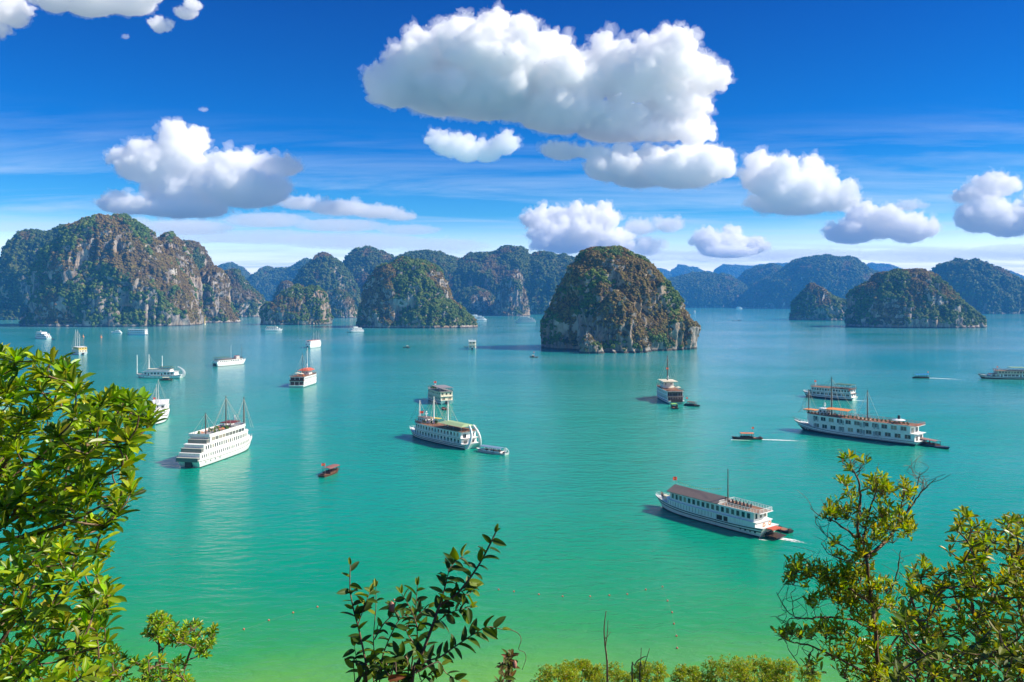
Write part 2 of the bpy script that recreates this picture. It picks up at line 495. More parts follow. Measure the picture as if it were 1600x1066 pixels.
def lobe_dome(left, right, Yc, D, seed, nz=110, na=260, sq=0.88):
    """left/right: photo-pixel outline from waterline up to the shared top; Yc distance of the middle, D half depth"""
    def conv(pl):
        a = np.array(pl, dtype=float)
        X = (a[:, 0] - 800) / F_PX * Yc; Z = CAM_H - (a[:, 1] - HOR) / F_PX * Yc
        return X, Z
    xl, zl = conv(left); xr, zr = conv(right)
    zt = max(zl[-1], zr[-1]); xt = 0.5 * (xl[-1] + xr[-1])
    xl = np.append(xl[:-1], xt); zl = np.append(zl[:-1], zt); xr = np.append(xr[:-1], xt); zr = np.append(zr[:-1], zt)
    zl[0] = zr[0] = -4
    zl = np.maximum.accumulate(zl + np.arange(len(zl)) * 1e-4); zr = np.maximum.accumulate(zr + np.arange(len(zr)) * 1e-4)
    s = np.linspace(0, 1, nz)
    z = -4 + (zt + 4) * np.sin(s * math.pi / 2) ** 0.9
    L = np.interp(z, zl, xl); R = np.interp(z, zr, xr)
    hw = np.maximum((R - L) / 2, 0.02); xc = (R + L) / 2
    hw0 = hw.max()
    d = D * (hw / hw0) ** 0.85
    th = np.linspace(0, 2 * math.pi, na, endpoint=False)
    cs = np.sign(np.cos(th)) * np.abs(np.cos(th)) ** sq; sn = np.sign(np.sin(th)) * np.abs(np.sin(th)) ** sq
    P = np.stack([xc[:, None] + hw[:, None] * cs, np.full((nz, na), Yc) + d[:, None] * sn, np.repeat(z[:, None], na, 1)], -1).reshape(-1, 3)
    return (P, nz, na, True, seed)

def lobe_ridge(top, base_py, Yc, D, seed, nx=360, nt=110, a=0.75, b=0.7):
    """long ridge: top outline in photo pixels, section a blunt arch"""
    t = np.array(top, dtype=float)
    X = (t[:, 0] - 800) / F_PX * Yc; Z = CAM_H - (t[:, 1] - HOR) / F_PX * Yc
    x = np.linspace(X[0], X[-1], nx)
    H = np.interp(x, X, Z)
    k = np.hanning(7); k /= k.sum()
    H = np.convolve(np.pad(H, 3, mode='edge'), k, 'valid')
    u = np.linspace(0, math.pi, nt)
    e = np.clip(np.minimum(x - x[0], x[-1] - x[0] - (x - x[0])) / (0.10 * (x[-1] - x[0])), 0, 1)
    dd = D * (0.25 + 0.75 * np.sqrt(e)) * (0.55 + 0.45 * H / H.max())
    yy = -np.sign(np.cos(u)) * np.abs(np.cos(u)) ** a
    zz = np.abs(np.sin(u)) ** b
    P = np.stack([np.repeat(x[None, :], nt, 0), Yc + yy[:, None] * dd[None, :], -4 + zz[:, None] * (H + 4)[None, :]], -1).reshape(-1, 3)
    return (P, nt, nx, False, seed)

def Ymid(base_py, D):
    return CAM_H * F_PX / (base_py - HOR) + D

# the big dome island in the middle
D = 62; Y = Ymid(549, D)
isl = [lobe_dome([(844, 545), (843, 512), (851, 486), (872, 444), (891, 412), (905, 400), (918, 391), (930, 387), (941, 384)],
                 [(1089, 548), (1087, 528), (1083, 507), (1069, 483), (1059, 460), (1043, 441), (1030, 423), (1022, 411), (1009, 401), (988, 392), (959, 387), (945, 384)], Y, D, 1.0, 150, 420)]
# wooded spur on its near side and the grey foot rock
Ys = Ymid(552, 28)
isl.append(lobe_dome([(905, 552), (925, 530), (932, 500), (945, 468), (955, 456), (962, 452)], [(1020, 551), (1008, 530), (1000, 505), (985, 480), (972, 458), (962, 452)], Ys, 30, 4.0, 90, 240))
finish_island("island", isl, "rounded brown and green karst island alone in the middle of the bay", Y, 0.62, 0.52, 3.6, 1.6, True, 170)
Ys = Ymid(553, 8)
finish_island("islet", [lobe_dome([(903, 553), (905, 540), (909, 530), (913, 522), (917, 517)], [(946, 552), (940, 540), (934, 536), (926, 528), (917, 517)], Ys, 8, 6.0, 60, 140)],
              "small grey rock spike at the foot of the rounded middle island", Ys, 0.30, 0.4, 1.6, 0.8, True, 30)

# left massif
def A(base, D): return Ymid(base, D)
Y = A(511, 110)
L1 = lobe_dome([(39, 512), (46, 485), (56, 450), (66, 415), (77, 383), (95, 362), (113, 352), (147, 342), (168, 337), (184, 334)],
               [(313, 510), (308, 480), (298, 445), (288, 425), (272, 408), (256, 392), (246, 372), (236, 355), (220, 346), (202, 337), (184, 334)], Y, 110, 2.0, 150, 400)
Y2 = A(508, 70)
L2 = lobe_dome([(232, 508), (236, 440), (240, 400), (243, 375), (252, 362)], [(320, 507), (314, 470), (302, 435), (290, 405), (278, 378), (265, 363), (252, 362)], Y2 + 25, 70, 3.0, 110, 260)
Y4 = A(505, 55)
L4 = lobe_dome([(288, 506), (296, 460), (304, 436), (316, 420), (328, 414)], [(378, 502), (366, 485), (358, 465), (352, 440), (342, 420), (328, 414)], Y4, 55, 5.0, 90, 220)
finish_island("island", [L1, L2, L4], "largest steep karst massif with pale cliffs on the left shore", Y, 0.60, 0.42, 6.0, 1.5, True, 260)
Y = A(500, 120)
finish_island("island", [lobe_ridge([(-260, 440), (-120, 425), (-40, 415), (0, 407), (34, 391), (45, 362), (55, 359), (87, 357), (113, 352), (150, 350), (180, 400), (210, 480)], 500, Y, 120, 8.0)],
              "dark wooded ridge behind the left massif at the photo's left edge", Y, 0.85, 0.15, 8.0, 1.3, False, 300)
Y = A(500, 70)
finish_island("island", [lobe_dome([(270, 500), (274, 440), (280, 395), (284, 378), (296, 376)], [(345, 500), (338, 440), (328, 409), (320, 388), (307, 377), (296, 376)], Y, 70, 9.0)],
              "square-topped dark peak rising behind the right shoulder of the left massif", Y, 0.6, 0.4, 7.0, 1.3, False, 200)
Y = A(496, 70)
finish_island("island", [lobe_dome([(330, 497), (338, 460), (346, 432), (355, 423), (364, 420)], [(413, 494), (411, 470), (401, 454), (384, 442), (374, 425), (364, 420)], Y, 70, 10.0)],
              "low green hill with pale cliffs at the right end of the left massif", Y, 0.6, 0.35, 7.0, 1.3, False, 180)

# small islands left of centre
Y = A(508, 45)
B1 = lobe_dome([(406, 508), (407, 495), (411, 480), (425, 472), (437, 463), (448, 451), (458, 447), (466, 444)], [(500, 508), (497, 480), (490, 462), (481, 449), (473, 445), (466, 444)], Y, 45, 11.0, 100, 240)
B2 = lobe_dome([(462, 508), (468, 470), (478, 450), (490, 446)], [(521, 507), (519, 483), (511, 458), (500, 448), (490, 446)], Y + 10, 42, 12.0, 90, 220)
finish_island("island", [B1, B2], "small two-humped rocky island left of the centre", Y, 0.45, 0.35, 4.2, 1.3, True, 130)
Y = A(497, 40)
finish_island("island", [lobe_dome([(514, 498), (516, 480), (519, 463), (523, 453), (529, 450)], [(560, 497), (555, 477), (549, 466), (541, 457), (529, 450)], Y, 40, 13.0)],
              "pointed little rock island between the two-humped and the flat-topped islands", Y, 0.5, 0.3, 5.0, 1.3, False, 110)
Y = A(494, 45)
finish_island("island", [lobe_dome([(424, 495), (426, 474), (434, 448), (441, 440), (448, 438)], [(470, 495), (462, 460), (455, 442), (448, 438)], Y, 45, 14.0)],
              "thin grey peak behind the two-humped island", Y, 0.45, 0.4, 6.0, 1.2, False, 130)
D = 75; Y = A(513, D)
D1 = lobe_dome([(556, 511), (557, 492), (562, 471), (572, 441), (586, 423), (602, 409), (615, 404), (629, 402), (640, 402)],
               [(720, 513), (712, 490), (704, 465), (701, 450), (695, 430), (686, 414), (668, 405), (655, 402), (640, 402)], Y, D, 15.0, 130, 340)
D2 = lobe_dome([(590, 514), (600, 495), (620, 475), (645, 464), (665, 461)], [(749, 510), (738, 497), (724, 483), (706, 468), (690, 462), (665, 461)], Y - 25, 58, 16.0, 90, 280)
finish_island("island", [D1, D2], "flat-topped island with green skirt and grey cliff band left of the rounded one", Y, 0.62, 0.42, 4.5, 1.6, True, 190)

# ranges behind
Y = 2900
finish_island("hill", [lobe_dome([(440, 500), (458, 455), (466, 432), (476, 415), (488, 404), (500, 394)], [(575, 500), (556, 440), (535, 412), (524, 402), (512, 396), (500, 394)], Y, 150, 17.0)],
              "wooded peak behind the little rock islands", Y, 0.8, 0.2, 10, 1.1, False, 260)
Y = 3150
finish_island("hill", [lobe_dome([(505, 500), (525, 430), (539, 408), (548, 394), (556, 388), (570, 386)], [(660, 500), (640, 440), (620, 408), (610, 399), (598, 391), (581, 387), (570, 386)], Y, 170, 18.0)],
              "second wooded peak with a pale scar left of the long ridge", Y, 0.8, 0.2, 10, 1.1, False, 280)
Y = 3050
finish_island("hill", [lobe_ridge([(560, 470), (600, 410), (620, 399), (644, 391), (668, 389), (686, 394), (700, 397), (716, 400), (734, 394), (749, 391), (776, 390), (791, 384), (812, 386), (820, 391), (827, 397), (836, 392), (848, 392), (859, 394), (870, 400), (883, 398), (896, 403), (925, 420), (960, 470)], 492, Y, 210, 19.0, 520)],
              "long dark wooded ridge between the flat-topped and the rounded island", Y, 0.85, 0.15, 10, 1.1, False, 300)
Y = A(494, 60)
finish_island("hill", [lobe_dome([(768, 494), (775, 465), (783, 440), (792, 428), (804, 421)], [(830, 493), (824, 465), (818, 440), (813, 426), (804, 421)], Y, 60, 20.0)],
              "brown cliff spur in front of the long wooded ridge", Y, 0.5, 0.5, 8, 1.1, False, 150)
finish_island("hill", [lobe_dome([(690, 494), (703, 470), (715, 456), (735, 448)], [(790, 494), (775, 465), (760, 452), (735, 448)], Y + 100, 80, 21.0)],
              "low grey bluff left of the brown cliff spur", Y, 0.5, 0.35, 8, 1.1, False, 160)
for (tp, Y, D, sd, lb) in (
    ([(320, 440), (330, 424), (339, 417), (350, 414), (360, 411), (368, 413), (375, 418), (394, 433), (420, 470)], 5600, 240, 22.0, "pale blue far hill just right of the left massif"),
    ([(375, 450), (395, 432), (404, 422), (413, 417), (428, 420), (445, 419), (460, 416), (479, 407), (495, 405), (520, 425), (560, 460)], 4700, 260, 23.0, "blue far range behind the little rock islands"),
    ([(1010, 480), (1025, 450), (1040, 436), (1064, 430), (1080, 427), (1096, 425), (1110, 428), (1122, 426), (1138, 433), (1153, 441), (1170, 460), (1190, 480)], 4900, 260, 24.0, "blue-green wooded hill right of the rounded island"),
    ([(1120, 470), (1150, 443), (1161, 431), (1172, 423), (1182, 418), (1198, 413), (1215, 418), (1232, 425), (1250, 450)], 5300, 260, 25.0, "middle hump of the blue hills right of the rounded island"),
    ([(1150, 480), (1195, 436), (1213, 427), (1225, 421), (1240, 409), (1252, 402), (1265, 398), (1282, 400), (1300, 399), (1315, 402), (1325, 406), (1340, 416), (1362, 428), (1385, 448), (1420, 478)], 4500, 300, 26.0, "tall blue-green hill with twin flat crests behind the right-hand islands"),
    ([(1405, 480), (1440, 450), (1462, 428), (1475, 415), (1485, 411), (1494, 408), (1510, 404), (1527, 409), (1540, 415), (1550, 421), (1575, 434), (1600, 451), (1640, 470), (1680, 482)], 3100, 190, 27.0, "dark blue hill at the photo's right edge"),
    ([(980, 430), (1010, 424), (1030, 418), (1038, 421), (1046, 427), (1056, 419), (1064, 413), (1072, 415), (1085, 417), (1098, 422), (1114, 425), (1140, 440)], 9000, 300, 28.0, "faint violet peak showing past the rounded island"),
    ([(1095, 440), (1114, 425), (1124, 417), (1132, 413), (1148, 415), (1165, 416), (1188, 414), (1209, 411), (1230, 412), (1260, 425)], 9400, 300, 29.0, "faint violet ridge beyond the blue hills"),
    ([(1325, 440), (1345, 420), (1354, 413), (1362, 411), (1372, 413), (1382, 413), (1394, 418), (1405, 423), (1440, 424), (1452, 423), (1462, 428), (1480, 450)], 8600, 300, 30.0, "faint violet hill in the gap between the right-hand peaks"),
    ([(1510, 440), (1540, 420), (1552, 418), (1565, 420), (1585, 430), (1600, 436), (1650, 452)], 7600, 300, 31.0, "faint violet slope past the dark blue hill at the right edge"),
):
    finish_island("hill", [lobe_ridge(tp, 480, Y, D, sd, 300, 80)], lb, Y, 0.95, 0.1, 13 if Y < 6000 else 20, 1.0, False, 320)
# spur in front of the twin-crested hill
finish_island("hill", [lobe_dome([(1270, 484), (1278, 458), (1287, 440), (1297, 432), (1307, 431)], [(1350, 484), (1338, 462), (1328, 445), (1317, 433), (1307, 431)], 4300, 90, 32.0)],
              "paler rocky spur at the foot of the twin-crested hill", 4300, 0.55, 0.4, 11, 1.0, False, 220)
# right-hand pair
D = 60; Y = A(501, D)
finish_island("island", [lobe_dome([(1233, 500), (1236, 480), (1243, 466), (1250, 455), (1258, 445), (1263, 442)], [(1362, 503), (1336, 477), (1308, 464), (1288, 450), (1275, 445), (1263, 442)], Y, D, 33.0)],
              "sloping dark islet left of the right-hand domed island", Y, 0.5, 0.3, 5.5, 1.3, True, 170)
D = 80; Y = A(513, D)
finish_island("island", [lobe_dome([(1322, 510), (1324, 490), (1328, 465), (1345, 449), (1370, 431), (1385, 428), (1400, 425), (1412, 423), (1432, 419)],
                                   [(1534, 512), (1530, 502), (1518, 490), (1500, 475), (1487, 459), (1474, 441), (1460, 428), (1446, 420), (1432, 419)], Y, D, 34.0, 130, 340)],
              "domed island with grey cliffs and brown scrub at the right", Y, 0.58, 0.48, 4.8, 1.5, True, 210)

# ------------------------------------------------------------------ clouds (cauliflower cumulus, far outside the haze)
def cloud_material(name, dens):
    t = NT(name)
    v = t.new('ShaderNodeVolumeScatter', {'Color': (1.0, 0.997, 0.998, 1), 'Density': dens, 'Anisotropy': 0.0})
    t.l.new(v.outputs[0], t.out.inputs['Volume'])
    return t.m
M_CLOUD = cloud_material("cloud_vapour", 0.011)
M_CLOUD_FAR = cloud_material("far_cloud_vapour", 0.0085)
M_CLOUD_SOFT = cloud_material("thin_cloud_vapour", 0.0018)
M_WISP = cloud_material("wisp_vapour", 0.0011)
M_CLOUD_VEIL = cloud_material("veil_vapour", 0.0005)
M_FRINGE = cloud_material("fringe_vapour", 0.0020)

def ico(sub):
    bm = bmesh.new(); bmesh.ops.create_icosphere(bm, subdivisions=sub, radius=1.0)
    bm.verts.ensure_lookup_table()
    v = np.array([x.co[:] for x in bm.verts]); f = np.array([[x.index for x in p.verts] for p in bm.faces]); bm.free()
    return v, f
ICO2 = ico(2)

def cloud(puffs, Y, label, base_py=None, mat=None, vox_px=1.5, deep=0.7, kids=16, rough=1.0, seed=0, fringe=True):
    """puffs: photo-pixel ellipses (cx, cy, rx, ry); each grows smaller heads on its upper side"""
    r = np.random.default_rng(seed + 100)
    k = Y / F_PX
    cx0 = np.mean([p[0] for p in puffs]); cy0 = np.mean([p[1] for p in puffs])
    org = np.array([(cx0 - 800) * k, Y, CAM_H - (cy0 - HOR) * k])
    zb = None if base_py is None else CAM_H - (base_py - HOR) * k - org[2]
    sph = []
    for (cx, cy, rx, ry) in puffs:
        c = np.array([(cx - cx0) * k, r.normal() * 0.25 * rx * k, -(cy - cy0) * k])
        R = np.array([rx * k, 0.5 * (rx + ry) * k * deep * 1.3, ry * k])
        sph.append((c, R * 0.86))
        for q in range(kids):
            d = r.normal(size=3); d[2] = abs(d[2]) * 0.9 - 0.25; d[1] = -abs(d[1]) if r.random() < 0.7 else d[1]; d /= np.linalg.norm(d)
            s = (0.22 + 0.26 * r.random()) * min(rx, ry) * k
            c1 = c + d * R * (0.90 - 0.12 * r.random())
            sph.append((c1, np.array([s, s, s])))
            for w in range(4):
                d2 = d + r.normal(size=3) * 0.8; d2 /= np.linalg.norm(d2)
                s2 = s * (0.35 + 0.25 * r.random())
                sph.append((c1 + d2 * s * 0.85, np.array([s2, s2, s2])))
    v, f = ICO2
    V = np.concatenate([v * R + c for c, R in sph]); F = np.concatenate([f + i * len(v) for i in range(len(sph))])
    if zb is not None:
        soft = 0.10 * (V[:, 2].max() - zb)
        low = V[:, 2] < zb + soft
        V[low, 2] = zb + soft - soft * (1 - np.exp(-(zb + soft - V[low, 2]) / soft))
    o = np_mesh("cloud", V, [F], [])
    m = o.modifiers.new("join", 'REMESH'); m.mode = 'VOXEL'; m.voxel_size = vox_px * k
    dg = bpy.context.evaluated_depsgraph_get(); dg.update()
    me = bpy.data.meshes.new_from_object(o.evaluated_get(dg))
    old = o.data; o.modifiers.clear(); o.data = me; bpy.data.meshes.remove(old); me.name = "cloud"
    n = len(me.vertices)
    P = np.empty(n * 3, dtype=np.float32); me.vertices.foreach_get("co", P); P = P.reshape(-1, 3).astype(float)
    N = np.empty(n * 3, dtype=np.float32); me.vertices.foreach_get("normal", N); N = N.reshape(-1, 3).astype(float)
    sz = float(np.mean([min(p[2], p[3]) for p in puffs])) * k
    up = sstep(-0.9, 0.1, N[:, 2])
    # rounded heads with creases between them at three sizes, fading on the flat base
    for s, a in ((0.8, 0.20), (0.40, 0.14), (0.19, 0.095), (0.09, 0.055)):
        b = 0.62 - 1.7 * np.abs(noise(P / (sz * s) + seed * 3.7))
        P = P + N * (-b * 0 + (np.sqrt(np.abs(noise(P / (sz * s) + seed * 3.7))) - 0.45) * sz * a * rough)[:, None] * (0.35 + 0.65 * up)[:, None]
    me.vertices.foreach_set("co", P.astype(np.float32).ravel())
    me.polygons.foreach_set("use_smooth", np.ones(len(me.polygons), dtype=bool))
    me.materials.clear(); me.materials.append(mat or (M_CLOUD if Y < 10000 else M_CLOUD_FAR))
    me.update()
    o.location = org
    tag(o, label, "cloud")
    # torn fringe of thin vapour round the dense body
    if fringe:
        Q = P + N * (sz * 0.07 + (fbm(P / (sz * 0.42) + seed + 50, 5, 0.6) * 0.85) * sz * rough)[:, None] * (0.6 + 0.4 * up)[:, None]
        m2 = me.copy(); m2.name = "fringe"
        m2.vertices.foreach_set("co", Q.astype(np.float32).ravel()); m2.materials.clear(); m2.materials.append(M_FRINGE); m2.update()
        link(bpy.data.objects.new("fringe", m2), o)
    return o

cloud([(618, 142, 40, 34), (655, 112, 52, 52), (700, 82, 52, 52), (745, 90, 60, 52), (800, 110, 62, 52), (690, 140, 80, 40), (760, 150, 90, 42), (850, 120, 60, 50), (905, 130, 60, 48),
       (955, 108, 48, 42), (1035, 105, 46, 44), (990, 130, 60, 48), (1085, 125, 48, 32), (880, 175, 90, 34), (970, 185, 90, 34), (1050, 165, 50, 34), (1030, 205, 60, 18)],
      13500, "biggest white cumulus with a flat grey base, high in the middle of the sky", 228, vox_px=1.3, seed=1, deep=1.1)
cloud([(683, 222, 18, 17), (705, 230, 26, 20), (730, 236, 30, 22), (760, 240, 28, 18), (790, 228, 22, 20)], 8000, "small white cloud hanging under the left end of the biggest cumulus", 262, seed=2, vox_px=1.2)
cloud([(1000, 262, 66, 36), (1060, 270, 80, 36), (1100, 250, 42, 30), (1085, 205, 34, 26), (950, 262, 44, 26), (880, 236, 34, 16), (925, 240, 36, 12)], 13300,
      "grey shaded cloud under the right end of the biggest cumulus", 308, seed=3, rough=0.9)
cloud([(285, 232, 34, 36), (270, 265, 62, 48), (225, 262, 44, 30), (300, 290, 80, 46), (365, 262, 42, 24), (400, 268, 44, 26), (440, 262, 40, 18), (395, 300, 80, 34), (215, 325, 58, 18), (290, 330, 80, 22)],
      14000, "tall towering cumulus above the left massif", 345, seed=4)
cloud([(470, 318, 44, 12), (530, 325, 60, 14), (590, 332, 50, 12), (625, 338, 30, 9)], 15000, "long low thin cloud bank right of the tall cumulus", 346, mat=M_CLOUD_SOFT, seed=5, vox_px=1.3)
cloud([(850, 345, 32, 22), (895, 345, 36, 24), (930, 348, 34, 28), (880, 375, 60, 28), (945, 380, 50, 24)], 18000, "heaped white cloud right behind the top of the rounded island", 420, seed=6, vox_px=1.3)
cloud([(1000, 356, 30, 14), (1045, 352, 26, 14), (1010, 385, 30, 18)], 18500, "small pale cloud low over the rounded island's right shoulder", 410, mat=M_CLOUD_SOFT, seed=7, vox_px=1.2)
cloud([(1195, 275, 30, 34), (1215, 300, 48, 38), (1272, 288, 38, 34), (1300, 310, 36, 26), (1245, 318, 70, 24), (1200, 318, 34, 20)], 13000, "bright two-headed cumulus at the right", 342, seed=8, vox_px=1.3)
cloud([(1345, 345, 26, 26), (1380, 352, 40, 26), (1410, 362, 40, 24), (1330, 365, 50, 20)], 15500, "low white cloud just under the two-headed cumulus", 388, seed=9, vox_px=1.2)
cloud([(1420, 321, 22, 10), (1440, 322, 10, 6)], 14500, "tiny cloud puff between the two-headed cumulus and the right edge", None, seed=10, vox_px=0.9, mat=M_CLOUD_SOFT)
cloud([(1545, 296, 26, 22), (1570, 292, 18, 18), (1510, 308, 32, 14), (1525, 340, 44, 30), (1575, 348, 46, 30), (1630, 345, 50, 36)], 14000, "white cloud stack at the photo's right edge", 376, seed=11, vox_px=1.2)
cloud([(1105, 380, 24, 22), (1140, 378, 30, 20), (1175, 385, 28, 16), (1130, 395, 50, 12)], 19000, "low white cloud above the violet peaks", 408, seed=12, vox_px=1.1)
cloud([(5, 8, 34, 30), (20, 28, 20, 16), (0, 45, 12, 18), (-30, 10, 40, 40)], 13000, "ragged white cloud cut by the photo's top left corner", None, seed=13, vox_px=1.3)
cloud([(90, 4, 34, 22), (140, 2, 54, 28), (195, 0, 50, 22), (230, -8, 30, 16)], 13200, "white cloud cut by the photo's top edge at the left", None, seed=14, vox_px=1.3)
cloud([(247, 40, 14, 13), (262, 38, 8, 8), (290, 22, 18, 10), (302, 10, 12, 12)], 13400, "small white puff beside the cloud at the photo's top edge", None, seed=15, vox_px=1.0)
cloud([(319, 172, 8, 4)], 13600, "tiny wisp in the blue above the tall cumulus", None, seed=16, vox_px=0.7, mat=M_CLOUD_SOFT)
cloud([(196, 58, 7, 4)], 13800, "tiniest wisp below the small puff at the upper left", None, seed=17, vox_px=0.7, mat=M_CLOUD_SOFT)
cloud([(420, 372, 120, 14), (560, 380, 140, 16), (690, 385, 90, 14), (300, 370, 90, 12)], 22000, "long pale bank of thin cloud low over the hills left of the middle", None, seed=18, vox_px=1.5, mat=M_CLOUD_VEIL, fringe=False)
cloud([(1000, 400, 90, 12), (1130, 402, 120, 12), (1280, 398, 130, 14), (1430, 400, 120, 14), (1560, 398, 110, 16)], 24000, "long pale bank of thin cloud low over the violet hills at the right", None, seed=19, vox_px=1.5, mat=M_CLOUD_VEIL, fringe=False)
cloud([(200, 350, 60, 12), (300, 358, 90, 14), (420, 345, 80, 14), (530, 352, 90, 12), (640, 360, 60, 10)], 20000, "broad soft bank of cloud behind the left massif and the tall cumulus", None, seed=22, vox_px=1.3, mat=M_WISP, rough=1.3, fringe=False)

# ------------------------------------------------------------------ boats
def weathered_white():
    t = NT("white_boat_paint")
    p = t.new('ShaderNodeTexCoord').outputs['Object']
    st = t.new('ShaderNodeVectorMath', {0: p, 1: (1.6, 1.6, 0.22)}, operation='MULTIPLY').outputs[0]
    c = t.mix(t.rng(t.noise(st, 1.0, 5, 0.7), 0.52, 0.74, 0, 0.55), (0.82, 0.81, 0.78), (0.50, 0.45, 0.38))
    c = t.mix(t.rng(t.noise(st, 2.3, 4, 0.6), 0.62, 0.74, 0, 0.5), c, (0.34, 0.20, 0.11))
    c = t.mix(t.rng(t.noise(p, 0.35, 4), 0.45, 0.7, 0, 0.25), c, (0.62, 0.63, 0.64))
    return t.done(t.new('ShaderNodeBsdfPrincipled', {'Base Color': c, 'Roughness': 0.45, 'Specular IOR Level': 0.4}).outputs[0])
WHITE = weathered_white()
CREAM = paint("cream_boat_paint", (0.74, 0.66, 0.48), 0.5, 0.2)
BLACK = paint("black_hull_paint", (0.018, 0.018, 0.02), 0.5, 0.3)
DARKWOOD = paint("dark_varnished_wood", (0.070, 0.032, 0.018), 0.5, 0.4)
BROWN = paint("brown_hull_paint", (0.15, 0.065, 0.035), 0.55, 0.4)
TEAK = paint("teak_deck", (0.30, 0.145, 0.075), 0.7, 0.45)
GREY = paint("grey_deck_paint", (0.34, 0.34, 0.34), 0.7, 0.35)
ROOFGREY = paint("grey_brown_roofing", (0.16, 0.125, 0.115), 0.8, 0.4)
GREENROOF = paint("pale_green_canvas", (0.30, 0.42, 0.22), 0.8, 0.3)
DARKGREEN = paint("dark_green_canvas", (0.07, 0.14, 0.09), 0.8, 0.3)
REDROOF = paint("red_tile_roof", (0.55, 0.115, 0.055), 0.75, 0.3)
ORANGE = paint("orange_canvas", (0.72, 0.25, 0.07), 0.75, 0.25)
YELLOW = paint("yellow_paint", (0.75, 0.52, 0.10), 0.6, 0.2)
BLUE = paint("blue_canvas", (0.02, 0.20, 0.55), 0.7, 0.2)
TEAL = paint("teal_canvas", (0.12, 0.42, 0.46), 0.7, 0.2)
RED = paint("red_cloth", (0.62, 0.02, 0.015), 0.8, 0.1)
STAR = paint("yellow_cloth", (0.85, 0.65, 0.02), 0.8, 0.05)
STEEL = paint("painted_steel", (0.55, 0.55, 0.54), 0.45, 0.2)
MASTWOOD = paint("dark_mast_wood", (0.12, 0.075, 0.05), 0.6, 0.3)
ROPE = paint("weathered_rope", (0.42, 0.40, 0.34), 0.9, 0.1)
PLANT = paint("potted_leaves", (0.06, 0.13, 0.02), 0.8, 0.5, 6.0)
SKIN = paint("skin", (0.45, 0.26, 0.17), 0.6, 0.05)
HAIR = paint("dark_hair", (0.015, 0.012, 0.01), 0.6, 0.05)
def glass_mat():
    t = NT("window_glass")
    r = t.new('ShaderNodeObjectInfo').outputs['Random']
    c = t.mix(t.rng(r, 0.62, 0.66), (0.016, 0.019, 0.023), (0.11, 0.10, 0.085))
    c = t.mix(t.rng(r, 0.86, 0.88), c, (0.30, 0.25, 0.18))
    return t.done(t.new('ShaderNodeBsdfPrincipled', {'Base Color': c, 'Roughness': 0.08, 'Specular IOR Level': 0.6}).outputs[0])
GLASS = glass_mat()

class MB:
    """collects boxes, tubes, prisms and lofts; build() links them as ONE mesh object"""
    def __init__(self):
        self.v = []; self.f = []
    def add(self, V, F):
        o = len(self.v); self.v += [tuple(p) for p in V]; self.f += [tuple(i + o for i in q) for q in F]; return self
    def box(self, c, s, rz=0.0, top=1.0):
        x, y, z = s[0] / 2, s[1] / 2, s[2] / 2
        ca, sa = math.cos(rz), math.sin(rz)
        P = []
        for dz in (-z, z):
            k = top if dz > 0 else 1.0
            for dx, dy in ((-x, -y), (x, -y), (x, y), (-x, y)):
                dx, dy = dx * k, dy * k
                P.append((c[0] + dx * ca - dy * sa, c[1] + dx * sa + dy * ca, c[2] + dz))
        return self.add(P, [(0, 3, 2, 1), (4, 5, 6, 7), (0, 1, 5, 4), (1, 2, 6, 5), (2, 3, 7, 6), (3, 0, 4, 7)])
    def tube(self, a, b, r0, r1=None, n=6):
        a, b = Vector(a), Vector(b); d = (b - a).normalized()
        u = d.orthogonal().normalized(); w = d.cross(u); r1 = r0 if r1 is None else r1
        P = [a + (u * math.cos(t) + w * math.sin(t)) * r0 for t in [i * 6.2832 / n for i in range(n)]]
        P += [b + (u * math.cos(t) + w * math.sin(t)) * r1 for t in [i * 6.2832 / n for i in range(n)]]
        F = [(i, (i + 1) % n, n + (i + 1) % n, n + i) for i in range(n)] + [tuple(range(n - 1, -1, -1)), tuple(range(n, 2 * n))]
        return self.add(P, F)
    def path(self, pts, radii, n=6):
        for i in range(len(pts) - 1):
            self.tube(pts[i], pts[i + 1], radii[i], radii[i + 1], n)
        return self
    def prism(self, outline, z0, z1, dz=None):
        """outline ccw [(x,y)], dz(x) optional extra height"""
        n = len(outline)
        e = [dz(x) if dz else 0.0 for x, y in outline]
        P = [(x, y, z0 + e[i]) for i, (x, y) in enumerate(outline)] + [(x, y, z1 + e[i]) for i, (x, y) in enumerate(outline)]
        return self.add(P, [tuple(range(n - 1, -1, -1)), tuple(range(n, 2 * n))] + [(i, (i + 1) % n, n + (i + 1) % n, n + i) for i in range(n)])
    def loft(self, rings, cap=True, closed=True):
        n = len(rings[0]); P = [p for r in rings for p in r]; F = []
        for k in range(len(rings) - 1):
            for i in range(n if closed else n - 1):
                j = (i + 1) % n
                F.append((k * n + i, k * n + j, (k + 1) * n + j, (k + 1) * n + i))
        if cap:
            F += [tuple(range(n - 1, -1, -1)), tuple(range((len(rings) - 1) * n, len(rings) * n))]
        return self.add(P, F)
    def mesh(self, name, mats):
        me = bpy.data.meshes.new(name); me.from_pydata(self.v, [], self.f)
        for m in (mats if isinstance(mats, (list, tuple)) else [mats]):
            me.materials.append(m)
        bm = bmesh.new(); bm.from_mesh(me); bmesh.ops.recalc_face_normals(bm, faces=bm.faces); bm.to_mesh(me); bm.free()
        return me
    def build(self, name, mats, parent=None):
        return link(bpy.data.objects.new(name, self.mesh(name, mats)), parent)

